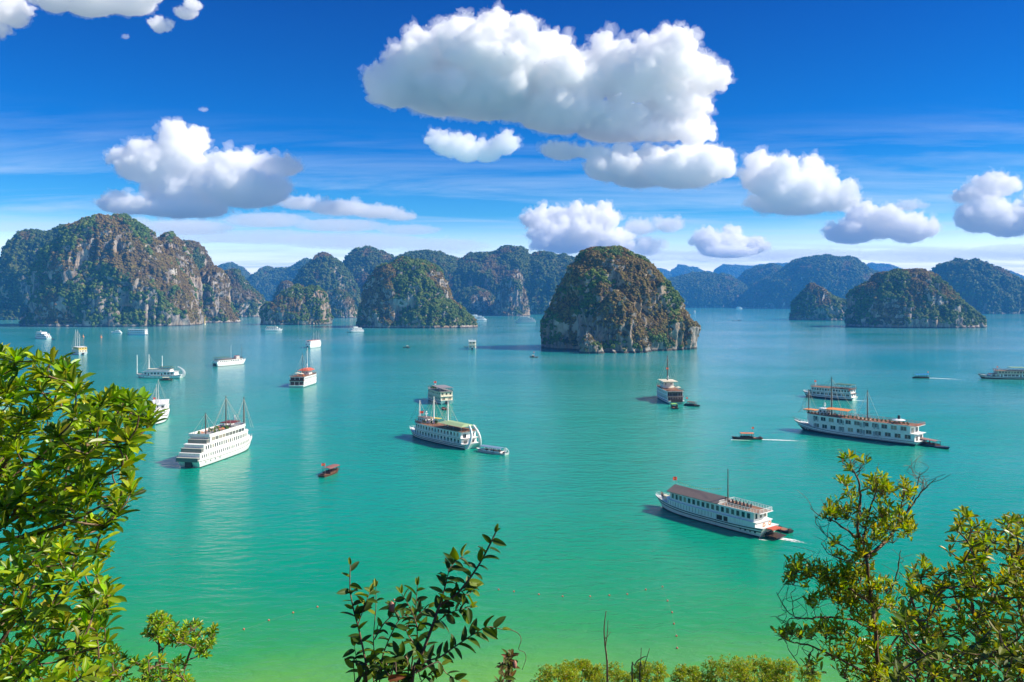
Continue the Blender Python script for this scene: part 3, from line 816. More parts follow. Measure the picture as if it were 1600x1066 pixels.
_wm = {}
def window_mesh(w, h, wall):
    """framed pane, looking along +y"""
    k = (round(w, 2), round(h, 2), wall.name)
    if k not in _wm:
        m = MB(); m.box((0, 0.0, 0), (w, 0.06, h))
        t = 0.07
        nb = len(m.f)
        for c, s in (((0, 0.02, h / 2 + t / 2), (w + 2 * t, 0.14, t)), ((0, 0.02, -h / 2 - t / 2), (w + 2 * t, 0.14, t)), ((-w / 2 - t / 2, 0.02, 0), (t, 0.14, h)), ((w / 2 + t / 2, 0.02, 0), (t, 0.14, h))):
            m.box(c, s)
        if w > 1.4:
            m.box((0, 0.03, 0), (0.06, 0.10, h))
        me = m.mesh("window", [GLASS, wall])
        for i, p in enumerate(me.polygons):
            p.material_index = 0 if i < nb else 1
        _wm[k] = me
    return _wm[k]

def put_window(parent, x, y, z, rz, w, h, wall, name="window"):
    o = bpy.data.objects.new(name, window_mesh(w, h, wall)); link(o, parent)
    o.location = (x, y, z); o.rotation_euler = (0, 0, rz)
    return o

class Hull:
    def __init__(self, L, B, h, bow_rise=1.2, stern_rise=0.3, stern_w=0.82, rake=0.09, full=2.4):
        self.L, self.B, self.h, self.br, self.sr, self.sw, self.rake, self.full = L, B, h, bow_rise, stern_rise, stern_w, rake, full
    def half(self, x):
        s = x / self.L + 0.5
        if s > 0.55:
            return self.B / 2 * max(0.0, 1 - ((s - 0.55) / 0.452) ** self.full) ** 0.9
        return self.B / 2 * (self.sw + (1 - self.sw) * (1 - ((0.55 - s) / 0.55) ** 2))
    def top(self, x):
        s = x / self.L + 0.5
        return self.h + self.br * max(0, (s - 0.45) / 0.55) ** 2.2 + self.sr * max(0, (0.35 - s) / 0.35) ** 2
    def ring(self, x, zs, ks):
        hb = self.half(x); s = x / self.L + 0.5
        rk = self.rake * self.L * max(0, (s - 0.5) / 0.5) ** 2
        srk = 0.05 * self.L * max(0, (0.3 - s) / 0.3) ** 2
        t = self.top(x); out = []
        for z, k in zip(zs, ks):
            zz = t if z is None else z
            f = (1 - (zz + 1.0) / (t + 1.0))
            xx = x - rk * f + srk * f
            out.append((xx, hb * k, zz))
        return out
    def build(self, mat, parent):
        xs = [-self.L / 2 + self.L * i / 26 for i in range(27)]
        rings = []
        for x in xs:
            a = self.ring(x, (None, 0.6 * self.h, 0.0, -1.0), (1.0, 0.97, 0.86, 0.45))
            rings.append(a + [(p[0], -p[1], p[2]) for p in reversed(a)])
        m = MB(); m.loft(rings)
        return m.build("hull", mat, parent)
    def strake(self, z0, z1, k, mat, parent, name="rubbing_strake", x0=-0.5, x1=0.497):
        """a painted band standing a little proud of both hull sides; z as a share of the height of the deck edge"""
        n = 30
        for sg in (1, -1):
            m = MB(); rings = []
            for i in range(n):
                x = self.L * (x0 + (x1 - x0) * i / (n - 1)); t = self.top(x); hb = self.half(x); s = x / self.L + 0.5
                rk = self.rake * self.L * max(0, (s - 0.5) / 0.5) ** 2; srk = 0.05 * self.L * max(0, (0.3 - s) / 0.3) ** 2
                r = []
                for zz, pr in ((z0 * t, 0.05), (z1 * t, 0.05), (z1 * t, -0.05), (z0 * t, -0.05)):
                    f = 1 - (zz + 1) / (t + 1)
                    q = np.interp(zz, [0, 0.6 * self.h, t], [0.86, 0.97, 1.0])
                    r.append((x - rk * f + srk * f, sg * (hb * q + pr * k), zz))
                rings.append(r)
            m.loft(rings)
            m.build(name, mat, parent)

def outline(H, x0, x1, inset, round_bow=0.0, wmax=None, n=14):
    """deck outline following the hull"""
    xs = [x0 + (x1 - x0) * i / n for i in range(n + 1)]
    def hw(x):
        w = H.half(x) - inset
        if wmax:
            w = min(w, wmax)
        if round_bow and x > x1 - round_bow:
            w *= math.sqrt(max(0.02, 1 - ((x - (x1 - round_bow)) / round_bow) ** 2)) * 0.6 + 0.4
        return max(w, 0.25)
    return [(x, -hw(x)) for x in xs] + [(x, hw(x)) for x in reversed(xs)], hw

def railing(H, x0, x1, inset, z, mat, parent, h=1.0, wmax=None, name="railing", rb=0.0, solid=False, sides=True):
    pts, hw = outline(H, x0, x1, inset, rb, wmax)
    m = MB(); n = len(pts)
    for i in range(n):
        a, b = pts[i], pts[(i + 1) % n]
        L = math.dist(a, b); an = math.atan2(b[1] - a[1], b[0] - a[0]); c = ((a[0] + b[0]) / 2, (a[1] + b[1]) / 2)
        if solid:
            m.box((c[0], c[1], z + h / 2), (L, 0.08, h), an)
        else:
            for zz, t in ((h, 0.09), (h * 0.62, 0.05), (h * 0.28, 0.05)):
                m.box((c[0], c[1], z + zz), (L, t, t), an)
            k = max(1, int(L / 1.3))
            for j in range(k):
                q = (a[0] + (b[0] - a[0]) * j / k, a[1] + (b[1] - a[1]) * j / k)
                m.box((q[0], q[1], z + h / 2), (0.07, 0.07, h))
    return m.build(name, mat, parent)

def star_flag(parent, x, y, z, hgt, rz, size=1.0, pole=STEEL):
    p = MB().tube((x, y, z), (x, y, z + hgt), 0.05, 0.035).build("flag_pole", pole, parent)
    W_, H_ = 1.5 * size, 1.0 * size
    g = MB(); rings = []
    for i in range(7):
        s = i / 6
        o = 0.12 * math.sin(s * 7.0) * size
        rings.append([(s * W_, o - 0.012, hgt - H_), (s * W_, o - 0.012, hgt), (s * W_, o + 0.012, hgt), (s * W_, o + 0.012, hgt - H_)])
    g.loft(rings)
    f = g.build("flag", RED, p); f.location = (x, y, z); f.rotation_euler = (0, 0, rz)
    for sg in (-1, 1):
        P = []
        for i in range(10):
            r = (0.30 if i % 2 == 0 else 0.12) * size; a = math.pi / 2 + i * math.pi / 5
            P.append((W_ / 2 + r * math.cos(a), hgt - H_ / 2 + r * math.sin(a)))
        st = MB()
        fold = lambda u: 0.12 * math.sin(u / W_ * 7.0) * size + sg * 0.022
        st.v = [(u, fold(u), w) for u, w in P] + [(W_ / 2, fold(W_ / 2), hgt - H_ / 2)]
        st.f = [(i, (i + 1) % 10, 10) for i in range(10)]
        if sg == -1:
            acc = st
        else:
            acc.add(st.v, st.f)
    sm = acc.build("flag_star", STAR, p); sm.location = (x, y, z); sm.rotation_euler = (0, 0, rz)
    return p

def mast(parent, x, z0, z1, mat, r=0.16, stays=(), spar=None):
    r = r * 1.25
    m = MB().tube((x, 0, z0), (x, 0, z1), r, r * 0.6, 8)
    if spar:
        m.tube((x, -spar, z0 + (z1 - z0) * 0.72), (x, spar, z0 + (z1 - z0) * 0.72), r * 0.5, r * 0.35)
    o = m.build("mast", mat, parent)
    if stays:
        g = MB()
        for (sx, sy, sz) in stays:
            g.tube((x, 0, z0 + (z1 - z0) * 0.95), (sx, sy, sz), 0.06, 0.06, 4)
        g.build("rigging", ROPE, o)
    return o

def canopy(parent, x0, x1, w, z, mat, zdeck=None, kind='flat', name="canopy", th=0.12, post=STEEL, over=0.0, npost=4, rise=None):
    m = MB()
    if kind == 'flat':
        m.box(((x0 + x1) / 2, 0, z), (x1 - x0, 2 * w, th))
        m.box(((x0 + x1) / 2, 0, z - th / 2 - 0.08), (x1 - x0 - 0.1, 2 * w - 0.1, 0.16))
    elif kind == 'gable':
        h = rise or 0.9
        m.loft([[(x, -w, z), (x, 0, z + h), (x, w, z), (x, w, z - th), (x, 0, z + h - th), (x, -w, z - th)] for x in (x0, x1)])
    elif kind == 'curved':
        h = rise or 0.5
        n = 9
        up = [(-w + 2 * w * i / n, h * math.sin(math.pi * i / n)) for i in range(n + 1)]
        m.loft([[(x, y, z + q) for y, q in up] + [(x, y, z + q - th) for y, q in reversed(up)] for x in (x0, x1)])
    elif kind == 'hip':
        h = rise or 1.0
        i = min(1.6, (x1 - x0) / 4)
        m.loft([[(x0, -w, z), (x1, -w, z), (x1, w, z), (x0, w, z)], [(x0 + i, -w * 0.35, z + h), (x1 - i, -w * 0.35, z + h), (x1 - i, w * 0.35, z + h), (x0 + i, w * 0.35, z + h)]])
    o = m.build(name, mat, parent)
    if zdeck is not None:
        me = None
        for i in range(npost):
            x = x0 + 0.2 + (x1 - x0 - 0.4) * i / max(1, npost - 1)
            for s in (-1, 1):
                if me is None:
                    me = MB().tube((0, 0, zdeck), (0, 0, z - 0.02), 0.07, 0.07, 5).mesh("canopy_post", post)
                q = link(bpy.data.objects.new("canopy_post", me), o); q.location = (x, s * (w - 0.15), 0)
    return o

def plants(parent, spots, name="potted_plants"):
    m = MB(); r = random.Random(len(spots))
    for (x, y, z) in spots:
        for k in range(9):
            a = r.random() * 6.28; t = 0.25 + 0.35 * r.random()
            m.box((x + r.uniform(-.35, .35), y + r.uniform(-.3, .3), z + 0.3 + r.random() * 0.8), (t, t * 0.6, t), a, 0.5)
    o = m.build(name, PLANT, parent); o["kind"] = "stuff"; return o

def visible_sides(pos, hd):
    """+1 port, -1 starboard: which of the two faces the viewer; and whether the stern does"""
    n = Vector((-math.sin(hd), math.cos(hd)))
    c = Vector((-pos[0], -pos[1]))
    side = 1 if n.dot(c) > 0 else -1
    return side, Vector((-math.cos(hd), -math.sin(hd))).dot(c) > 0

def ship(px, py, hd, L, B, label, spec, group=None, name="cruise_ship", cat="cruise ship", pos=None):
    p = pos if pos is not None else on_water(px, py)
    hdr = math.radians(hd)
    root = empty(name, p, hdr)
    tag(root, label, cat, group)
    side, stern_vis = visible_sides(p, hdr)
    H = Hull(L, B, spec.get('h', 1.8), spec.get('bow', 1.3), spec.get('stern', 0.3), spec.get('stern_w', 0.84), spec.get('rake', 0.09))
    H.build(spec.get('hull', WHITE), root)
    for (a, b, mt) in spec.get('bands', ((0.0, 0.14, BLACK), (0.80, 0.90, BLACK))):
        H.strake(a, b, 1.0, mt, root)
    zprev = H.h
    # main deck floor
    pts, _ = outline(H, -0.495 * L, 0.47 * L, 0.12, 0)
    MB().prism(pts, H.h - 0.10, H.h, dz=lambda x: H.top(x) - H.h - 0.12).build("main_deck", spec.get('deck', TEAK), root)
    houses = []
    for d in spec['decks']:
        x0, x1 = d['x'][0] * L, d['x'][1] * L
        z0, z1 = d.get('z0', zprev), d['z']
        ins = d.get('in', 0.35); wall = d.get('wall', WHITE)
        pts, hw = outline(H, x0, x1, ins, d.get('round', 0.0))
        hs = MB().prism(pts, z0 - 0.05, z1).build("deck_house", wall, root)
        houses.append(hs)
        # openings
        w, h, gap = d.get('win', (1.0, 0.9, 1.0))
        zc = z0 + (z1 - z0) * d.get('wz', 0.56)
        if w:
            n = max(1, int((x1 - x0 - 1.2 - d.get('round', 0)) / (w + gap)))
            for i in range(n):
                if i in d.get('skip', ()):
                    continue
                x = x0 + 0.7 + (i + 0.5) * (x1 - x0 - 1.2 - d.get('round', 0)) / n
                an = math.atan2(hw(x + 0.3) - hw(x - 0.3), 0.6)
                y = hw(x)
                ww, hh = (w, h)
                if d.get('doors') and i % d['doors'] == d['doors'] - 1:
                    put_window(hs, x, side * (y + 0.01), z0 + 0.95, (an if side > 0 else math.pi - an), 0.7, 1.7, spec.get('doormat', DARKWOOD), "door")
                    continue
                put_window(hs, x, side * (y + 0.01), zc, (an if side > 0 else math.pi - an), ww, hh, wall)
        # stern face openings
        if stern_vis and d.get('sternwin'):
            k, sw, sh = d['sternwin']
            for j in range(k):
                y = (j - (k - 1) / 2) * (2 * hw(x0) / k)
                put_window(hs, x0 - 0.01, y, zc if sh < 1.4 else z0 + sh / 2 + 0.12, math.pi / 2, sw, sh, wall)
        if not stern_vis and d.get('bowwin'):
            k, sw, sh = d['bowwin']
            for j in range(k):
                y = (j - (k - 1) / 2) * (2 * hw(x1) / k)
                put_window(hs, x1 + 0.01, y, zc, -math.pi / 2, sw, sh, wall)
        # overhanging slab on top
        sx0, sx1 = x0 - d.get('aft', 0.6), x1 + d.get('fore', 0.5)
        pts2, hw2 = outline(H, sx0, sx1, ins - d.get('over', 0.25), d.get('round', 0.0))
        sl = MB().prism(pts2, z1, z1 + 0.14).build("deck_slab", d.get('slab', WHITE), root)
        if d.get('trim'):
            ptsT, _ = outline(H, sx0 - 0.04, sx1 + 0.04, ins - d.get('over', 0.25) - 0.06, d.get('round', 0.0))
            MB().prism(ptsT, z1 + 0.02, z1 + 0.11).build("deck_trim", d['trim'], root)
        if d.get('floor'):
            pts3, _ = outline(H, sx0 + 0.15, sx1 - 0.15, ins - d.get('over', 0.25) + 0.15, d.get('round', 0.0))
            MB().prism(pts3, z1 + 0.14, z1 + 0.155).build("sun_deck", d['floor'], root)
        if d.get('rail'):
            railing(H, sx0 + 0.1, sx1 - 0.1, ins - d.get('over', 0.25) + 0.1, z1 + 0.15, d.get('railmat', WHITE), root, d.get('railh', 1.0), rb=d.get('round', 0.0), solid=d['rail'] == 'solid')
        if d.get('siderail'):      # balcony rail along the visible side
            m = MB(); yy = side
            xs = [x0 + 0.4 + (x1 - x0 - 0.8) * i / 12 for i in range(13)]
            for a, b in zip(xs[:-1], xs[1:]):
                A_, B_ = (a, yy * (hw(a) + 0.22)), (b, yy * (hw(b) + 0.22))
                an = math.atan2(B_[1] - A_[1], B_[0] - A_[0]); c = ((A_[0] + B_[0]) / 2, (A_[1] + B_[1]) / 2)
                for zz in (0.35, 0.65, 0.95):
                    m.box((c[0], c[1], z0 + zz), (math.dist(A_, B_), 0.06, 0.06), an)
                m.box((A_[0], A_[1], z0 + 0.5), (0.06, 0.06, 1.0), an)
            m.build("balcony_rail", WHITE, root)
        zprev = z1 + 0.15
    top = zprev
    for c in spec.get('canopies', ()):
        canopy(root, c['x'][0] * L, c['x'][1] * L, c['w'], c['z'], c['mat'], c.get('deck'), c.get('kind', 'flat'), rise=c.get('rise'), npost=c.get('n', 4))
    for wv in spec.get('wheelhouse', ()):
        x0, x1, w, z0, z1, rm = wv
        m = MB().box(((x0 + x1) / 2 * L, 0, (z0 + z1) / 2), ((x1 - x0) * L, 2 * w, z1 - z0), 0, 0.94)
        wh = m.build("wheelhouse", WHITE, root)
        MB().box(((x0 + x1) / 2 * L, 0, z1 + 0.08), ((x1 - x0) * L + 0.5, 2 * w + 0.4, 0.14)).build("wheelhouse_roof", rm, wh)
        k = max(1, int((x1 - x0) * L / 1.4))
        for j in range(k):
            x = x0 * L + (j + 0.5) * (x1 - x0) * L / k
            put_window(wh, x, side * (w * 0.965 + 0.02), z0 + (z1 - z0) * 0.62, 0 if side > 0 else math.pi, 0.8, 0.7, WHITE)
        for j in range(2):
            put_window(wh, (x0 * L - 0.0) if stern_vis else x1 * L, (j - 0.5) * w, z0 + (z1 - z0) * 0.62, math.pi / 2 if stern_vis else -math.pi / 2, 0.7, 0.7, WHITE)
    for mm in spec.get('masts', ()):
        xf, z0, z1, mt = mm[:4]
        r = mm[4] if len(mm) > 4 else 0.17
        st = []
        if len(mm) > 5 and mm[5]:
            bw = H.half(xf * L) - 0.4
            st = [(xf * L - 3, bw, z0), (xf * L - 3, -bw, z0), (xf * L + 3.0, bw, z0), (xf * L + 3.0, -bw, z0)]
            if mm[5] > 1:
                st += [(min(0.49, xf + 0.28) * L, 0, z0 - 0.5), (xf * L - 0.22 * L, 0, z0)]
        mast(root, xf * L, z0, z1, mt, r, st, mm[6] if len(mm) > 6 else None)
    for fl in spec.get('flags', ()):
        star_flag(root, fl[0] * L, 0, fl[1], fl[2], math.radians(203) - hdr, fl[3] if len(fl) > 3 else 1.0)
    if spec.get('radar'):
        x, z = spec['radar']
        m = MB().tube((x * L, 0, z), (x * L, 0, z + 1.8), 0.22, 0.12).box((x * L, 0, z + 1.3), (0.25, 1.6, 0.2)); m.tube((x * L, 0, z + 1.8), (x * L, 0, z + 2.5), 0.35, 0.2)
        m.build("radar_mast", WHITE, root)
    if spec.get('arch'):           # white curved horns sweeping over the stern
        a = spec['arch']
        for s in (-1, 1):
            w = H.half(-0.48 * L) * a.get('w', 0.8)
            P = [(-0.5 * L + 0.9 - a['back'] * math.sin(math.pi * (0.06 + 0.74 * i / 9)) + a['f'] * (i / 9) ** 3, s * w * (1 - 0.7 * i / 9), 0.5 + (a['z'] - 0.5) * (i / 9)) for i in range(10)]
            MB().loft([[(p[0] - r, p[1] - 0.22, p[2]), (p[0] + r, p[1] - 0.22, p[2] - 0.2), (p[0] + r, p[1] + 0.22, p[2] - 0.2), (p[0] - r, p[1] + 0.22, p[2])] for p, r in zip(P, [0.85 - 0.06 * i for i in range(10)])]).build("stern_horn", WHITE, root)
    if spec.get('bowsprit'):
        m = MB().tube((0.44 * L, 0, H.top(0.44 * L) + 0.1), (0.44 * L + 4.0, 0, H.top(0.47 * L) + 1.4), 0.22, 0.1)
        m.build("bowsprit", MASTWOOD, root)
    if spec.get('bowrail', True):
        m = MB()
        xs = [spec['decks'][0]['x'][1] * L + (0.485 * L - spec['decks'][0]['x'][1] * L) * i / 6 for i in range(7)]
        for s in (-1, 1):
            for a, b in zip(xs[:-1], xs[1:]):
                ya, yb = s * max(0.1, H.half(a) - 0.12), s * max(0.1, H.half(b) - 0.12)
                for zz in (0.45, 0.85):
                    m.tube((a, ya, H.top(a) + zz), (b, yb, H.top(b) + zz), 0.045, 0.045, 4)
                m.tube((a, ya, H.top(a)), (a, ya, H.top(a) + 0.85), 0.045, 0.045, 4)
        m.build("bow_rail", spec.get('bowrailmat', WHITE), root)
    if spec.get('plants'):
        plants(root, [(x * L, y, z) for x, y, z in spec['plants']])
    if spec.get('portholes') is not None:
        x0, x1, n, z = spec['portholes']
        for i in range(n):
            x = L * (x0 + (x1 - x0) * i / max(1, n - 1)); q = np.interp(z, [0, 0.6 * H.h, H.top(x)], [0.86, 0.97, 1.0])
            MB().tube((x, side * (H.half(x) * q - 0.1), z), (x, side * (H.half(x) * q + 0.05), z), 0.27, 0.27, 10).build("porthole", GLASS, root)
    if spec.get('sternport') and stern_vis:
        w, h = spec['sternport']
        MB().box((-0.5 * L + 0.62, 0, 0.25 + h / 2), (1.3, w, h)).build("stern_opening", BLACK, root)
    if spec.get('extra'):
        spec['extra'](root, H, side)
    return root

def launch(px, py, hd, L, B, label, hull=BROWN, roof=REDROOF, roof_kind='curved', flag=False, group=None, roof_x=(-0.28, 0.22), roof_z=2.2, name="tender_boat", cat="boat", pos=None, horn=False, band=None, cabin=True):
    """small open or roofed wooden boat"""
    p = pos if pos is not None else on_water(px, py)
    root = empty(name, p, math.radians(hd)); tag(root, label, cat, group)
    H = Hull(L, B, 0.55, 0.55, 0.2, 0.72, 0.10, 2.0)
    H.build(hull, root)
    H.strake(0.82, 1.0, 1.2, band or DARKWOOD, root)
    pts, _ = outline(H, -0.47 * L, 0.42 * L, 0.14)
    MB().prism(pts, 0.40, 0.58).build("deck", TEAK, root)
    if roof:
        x0, x1 = roof_x[0] * L, roof_x[1] * L
        if cabin:
            pts, hw = outline(H, x0 + 0.3, x1 - 0.3, 0.22)
            c = MB()
            # low side panels and window pillars under the roof
            n = len(pts)
            for i in range(n):
                a, b = pts[i], pts[(i + 1) % n]
                an = math.atan2(b[1] - a[1], b[0] - a[0])
                c.box(((a[0] + b[0]) / 2, (a[1] + b[1]) / 2, 0.58 + 0.28), (math.dist(a, b), 0.06, 0.56), an)
                if i % 3 == 0:
                    c.box((a[0], a[1], 0.58 + (roof_z - 0.58) / 2), (0.10, 0.10, roof_z - 0.58), an)
            c.build("cabin_side", hull if hull is not BLACK else DARKWOOD, root)
            s = MB()
            for i in range(3):
                s.box((x0 + (i + 0.7) * (x1 - x0) / 3.4, 0, 0.95), (0.35, B * 0.62, 0.5))
            s.build("bench_seats", DARKWOOD, root)
        canopy(root, x0, x1, B / 2 - 0.05, roof_z, roof, 0.58, roof_kind, rise=0.28, th=0.08, post=DARKWOOD)
    MB().box((0.36 * L, 0, 0.78), (0.08 * L, B * 0.4, 0.3), 0, 0.8).build("bow_locker", DARKWOOD if hull is not WHITE else WHITE, root)
    MB().box((-0.42 * L, 0, 0.85), (0.07 * L, B * 0.45, 0.5), 0, 0.85).build("engine_box", DARKWOOD, root)
    if flag:
        star_flag(root, roof_x[0] * L - 0.3, 0.2, 0.6, flag, math.radians(203) - math.radians(hd), 0.8)
    if horn:
        for s in (-1, 1):
            m = MB()
            m.path([(-0.46 * L, s * B * 0.34, 0.5), (-0.5 * L, s * B * 0.25, 1.3), (-0.485 * L, s * B * 0.12, 2.1), (-0.45 * L, s * 0.05, 2.7)], [0.22, 0.18, 0.14, 0.08])
            m.build("stern_horn", WHITE, root)
    return root

LOOSE = []
def furniture(root, kind, mk, spots, label, cat, group):
    # spots in the ship's own axes; each piece stands on a deck and is a thing of its own
    a = root.rotation_euler.z; ca, sa = math.cos(a), math.sin(a); first = None
    for (x, y, z, rz) in spots:
        p = Vector((root.location.x + x * ca - y * sa, root.location.y + x * sa + y * ca, z))
        if first is None:
            first = o = empty(kind, p, a + rz); mk(o)
        else:
            o = first.copy(); S.collection.objects.link(o)
            for ch in first.children:
                q = ch.copy(); S.collection.objects.link(q); q.parent = o
            o.location = p; o.rotation_euler = (0, 0, a + rz)
        tag(o, label, cat, group)
def mk_table(mat):
    def f(o):
        MB().box((0, 0, 0.72), (0.95, 0.95, 0.06)).build("table_top", mat, o)
        MB().tube((0, 0, 0), (0, 0, 0.7), 0.08, 0.06).box((0, 0, 0.03), (0.5, 0.5, 0.05)).build("table_leg", mat, o)
    return f
def mk_parasol(square):
    def f(o):
        MB().tube((0, 0, 0), (0, 0, 2.2), 0.06, 0.05).build("pole", STEEL, o)
        (MB().box((0, 0, 2.3), (2.7, 2.7, 0.5), 0, 0.15) if square else MB().tube((0, 0, 2.0), (0, 0, 2.6), 2.0, 0.1, 8)).build("shade", CREAM, o)
    return f
def mk_bed(o):
    MB().box((0, 0, 0.32), (0.7, 1.8, 0.1)).build("seat", CREAM, o)
    MB().box((0, 0.75, 0.62), (0.7, 0.12, 0.6)).build("backrest", CREAM, o)
    MB().box((0, 0, 0.13), (0.6, 1.4, 0.26)).build("frame", DARKWOOD, o)
G_SHIP = "cruise ships at anchor or under way in the bay"
G_SMALL = "small boats and tenders in the bay"
MW = WHITE
def D(x, z, **k):
    return dict(x=x, z=z, **k)

# --- nearest ship, lower right, with grey-brown gabled roof
def near_extra(root, H, side):
    L = H.L
    for y, z in ((1.3, 3.0), (-1.1, 3.05)):
        m = MB(); n = 14
        for i in range(n):
            a0, a1 = i * 6.2832 / n, (i + 1) * 6.2832 / n
            m.tube((-0.47 * L, y + 0.42 * math.cos(a0), z + 0.42 * math.sin(a0)), (-0.47 * L, y + 0.42 * math.cos(a1), z + 0.42 * math.sin(a1)), 0.12, 0.12, 5)
        m.build("life_ring", ORANGE, root)
    w = lambda x: H.half(x) - 0.12
    for i in range(17):
        x = (-0.10 + 0.43 * i / 16) * L
        an = math.atan2(w(x + .3) - w(x - .3), .6)
        MB().box((x, side * (w(x) + 0.03), 2.8), (0.07, 0.10, 1.2), side * an).build("side_batten", GREY, root)
    for x, ww in ((-0.165 * L, 1.7), (-0.215 * L, 1.2)):
        MB().box((x, side * (w(x) - 0.02), 2.55), (ww, 0.16, 1.5)).build("side_doorway", BLACK, root)
    MB().box((0.425 * L - 1.2, 0, 3.1), (1.8, 1.6, 1.0), 0, 0.8).build("bow_hatch", CREAM, root)
    pm = MB().box((0, 0, 0), (0.28, 0.02, 0.30), 0, 0.5).mesh("pennant", YELLOW)
    for i in range(22):
        a = i / 22.0
        x = (0.30 + (-0.12 - 0.30) * a) * L; z = 8.4 - 1.0 * math.sin(math.pi * a) + 1.0 * a
        q = link(bpy.data.objects.new("pennant", pm), root); q.location = (x, 0, z)
    # red-roofed stern platform
    canopy(root, -0.545 * L, -0.475 * L, 1.9, 2.45, REDROOF, 0.9, 'flat', name="stern_shelter", npost=2, post=DARKWOOD)
    MB().box((-0.535 * L, 0, 0.75), (0.08 * L, 4.2, 0.25)).build("stern_platform", DARKWOOD, root)
near = ship(0, 0, 127, 39, 8.0, "white double-deck ship with grey-brown gabled roof leaving a wake, the nearest ship", dict(
    h=2.1, bow=1.0, stern=0.5, rake=0.10, sternport=(2.0, 1.0), portholes=(-0.44, -0.33, 4, 1.25), deck=GREY,
    bands=((0.0, 0.13, BLACK), (0.56, 0.66, BLACK), (0.82, 0.92, BLACK)),
    decks=[D((-0.44, 0.36), 3.45, win=(0, 0, 0), **{'in': 0.12}, over=0.05, fore=0.3, aft=0.4, round=2.0),
           D((-0.42, 0.30), 5.75, win=(0.95, 1.3, 0.6), aft=1.8, fore=0.6, over=0.1, **{'in': 0.75}, sternwin=(3, 0.9, 1.3), wz=0.55)],
    canopies=[dict(x=(-0.14, 0.31), w=3.5, z=5.95, mat=ROOFGREY, kind='gable', rise=1.4)],
    masts=[(-0.16, 5.9, 14.8, MASTWOOD, 0.15, 0)], flags=[(0.29, 7.0, 2.6, 0.9)], extra=near_extra), G_SHIP, pos=Vector((53.2, 216, 0)))
H_ = Hull(39, 8.0, 2.1, 1.0, 0.5)
railing(H_, -0.46 * 39, -0.15 * 39, 0.80, 5.9, WHITE, near, 0.9)
MB().prism(outline(H_, -0.46 * 39, -0.15 * 39, 0.85)[0], 5.9, 5.915).build("sun_deck", TEAK, near)

# --- big balcony ship, right
def big_extra(root, H, side):
    L = H.L
    m = MB()
    for x in (0.36, 0.31, 0.255, 0.03, -0.10, -0.2):
        pass
    canopy(root, 0.02 * L, 0.20 * L, 3.6, 11.0, ORANGE, 8.2, 'gable', rise=0.5)
    canopy(root, 0.30 * L, 0.40 * L, 2.2, 9.6, ORANGE, 8.2, 'flat', npost=2)
    MB().tube((-0.33 * L, 0, 8.2), (-0.33 * L, 0, 10.2), 0.35, 0.3, 8).tube((-0.33 * L, 0, 9.3), (-0.33 * L, 0, 9.7), 2.6, 1.2, 14).build("white_parasol_roof", WHITE, root)
    MB().tube((-0.33 * L, 0, 9.6), (-0.33 * L, 0, 11.2), 0.55, 0.45, 10).build("funnel", BLACK, root)
    for z in (3.1, 6.1):
        for x in (0.27, 0.06, -0.10, -0.20):
            for dx in (-0.7, 0.7):
                MB().box((x * L + dx, side * (H.half(x * L) - 0.24), z), (0.9, 0.12, 1.9)).build("shutter", GREY, root)
    pl = []
    for i in range(26):
        pl.append(((-0.42 + 0.80 * i / 26) * L, side * (H.half((-0.42 + 0.8 * i / 26) * L) - 1.0), 8.15))
    plants(root, pl)
    r = random.Random(4)
    furniture(root, "deck_table", mk_table(DARKWOOD), [(r.uniform(-0.40, 0.25) * L, r.uniform(-2.6, 1.2), 8.015, r.random()) for i in range(16)], "small dark table on the top deck of the balcony ship", "table", "dark tables on the balcony ship's top deck")
    furniture(root, "sun_bed", mk_bed, [((-0.05 - 0.028 * i) * L, 2.4, 8.015, 0) for i in range(4)], "cream sun bed in the row on the balcony ship's top deck", "sun bed", "sun beds on the balcony ship's top deck")
big = ship(1335, 682, 131, 57, 10.2, "long white three-masted ship with balconies and orange deck awning, largest ship at the right", dict(
    h=1.7, bow=2.4, stern=0.2, rake=0.10, hull=WHITE, bands=((0.0, 0.40, BLACK), (0.50, 0.56, BLACK), (0.88, 0.97, BLACK)), deck=TEAK,
    decks=[D((-0.47, 0.36), 4.7, win=(2.3, 1.7, 1.35), siderail=True, sternwin=(2, 2.0, 1.9), round=3.0, over=0.2, aft=1.2, **{'in': 0.3}),
           D((-0.44, 0.37), 7.85, win=(2.3, 1.7, 1.35), siderail=True, sternwin=(2, 2.2, 1.9), round=3.0, over=0.25, aft=2.6, floor=TEAK, rail='bars', railmat=REDROOF, **{'in': 0.35})],
    wheelhouse=[(0.205, 0.27, 1.9, 8.0, 10.6, WHITE)], radar=(0.235, 10.8),
    masts=[(0.37, 8.0, 18.5, MASTWOOD, 0.2, 1), (0.18, 8.0, 25.0, MASTWOOD, 0.22, 2), (-0.10, 8.0, 20.5, MASTWOOD, 0.2, 1)], bowsprit=True, extra=big_extra), G_SHIP)

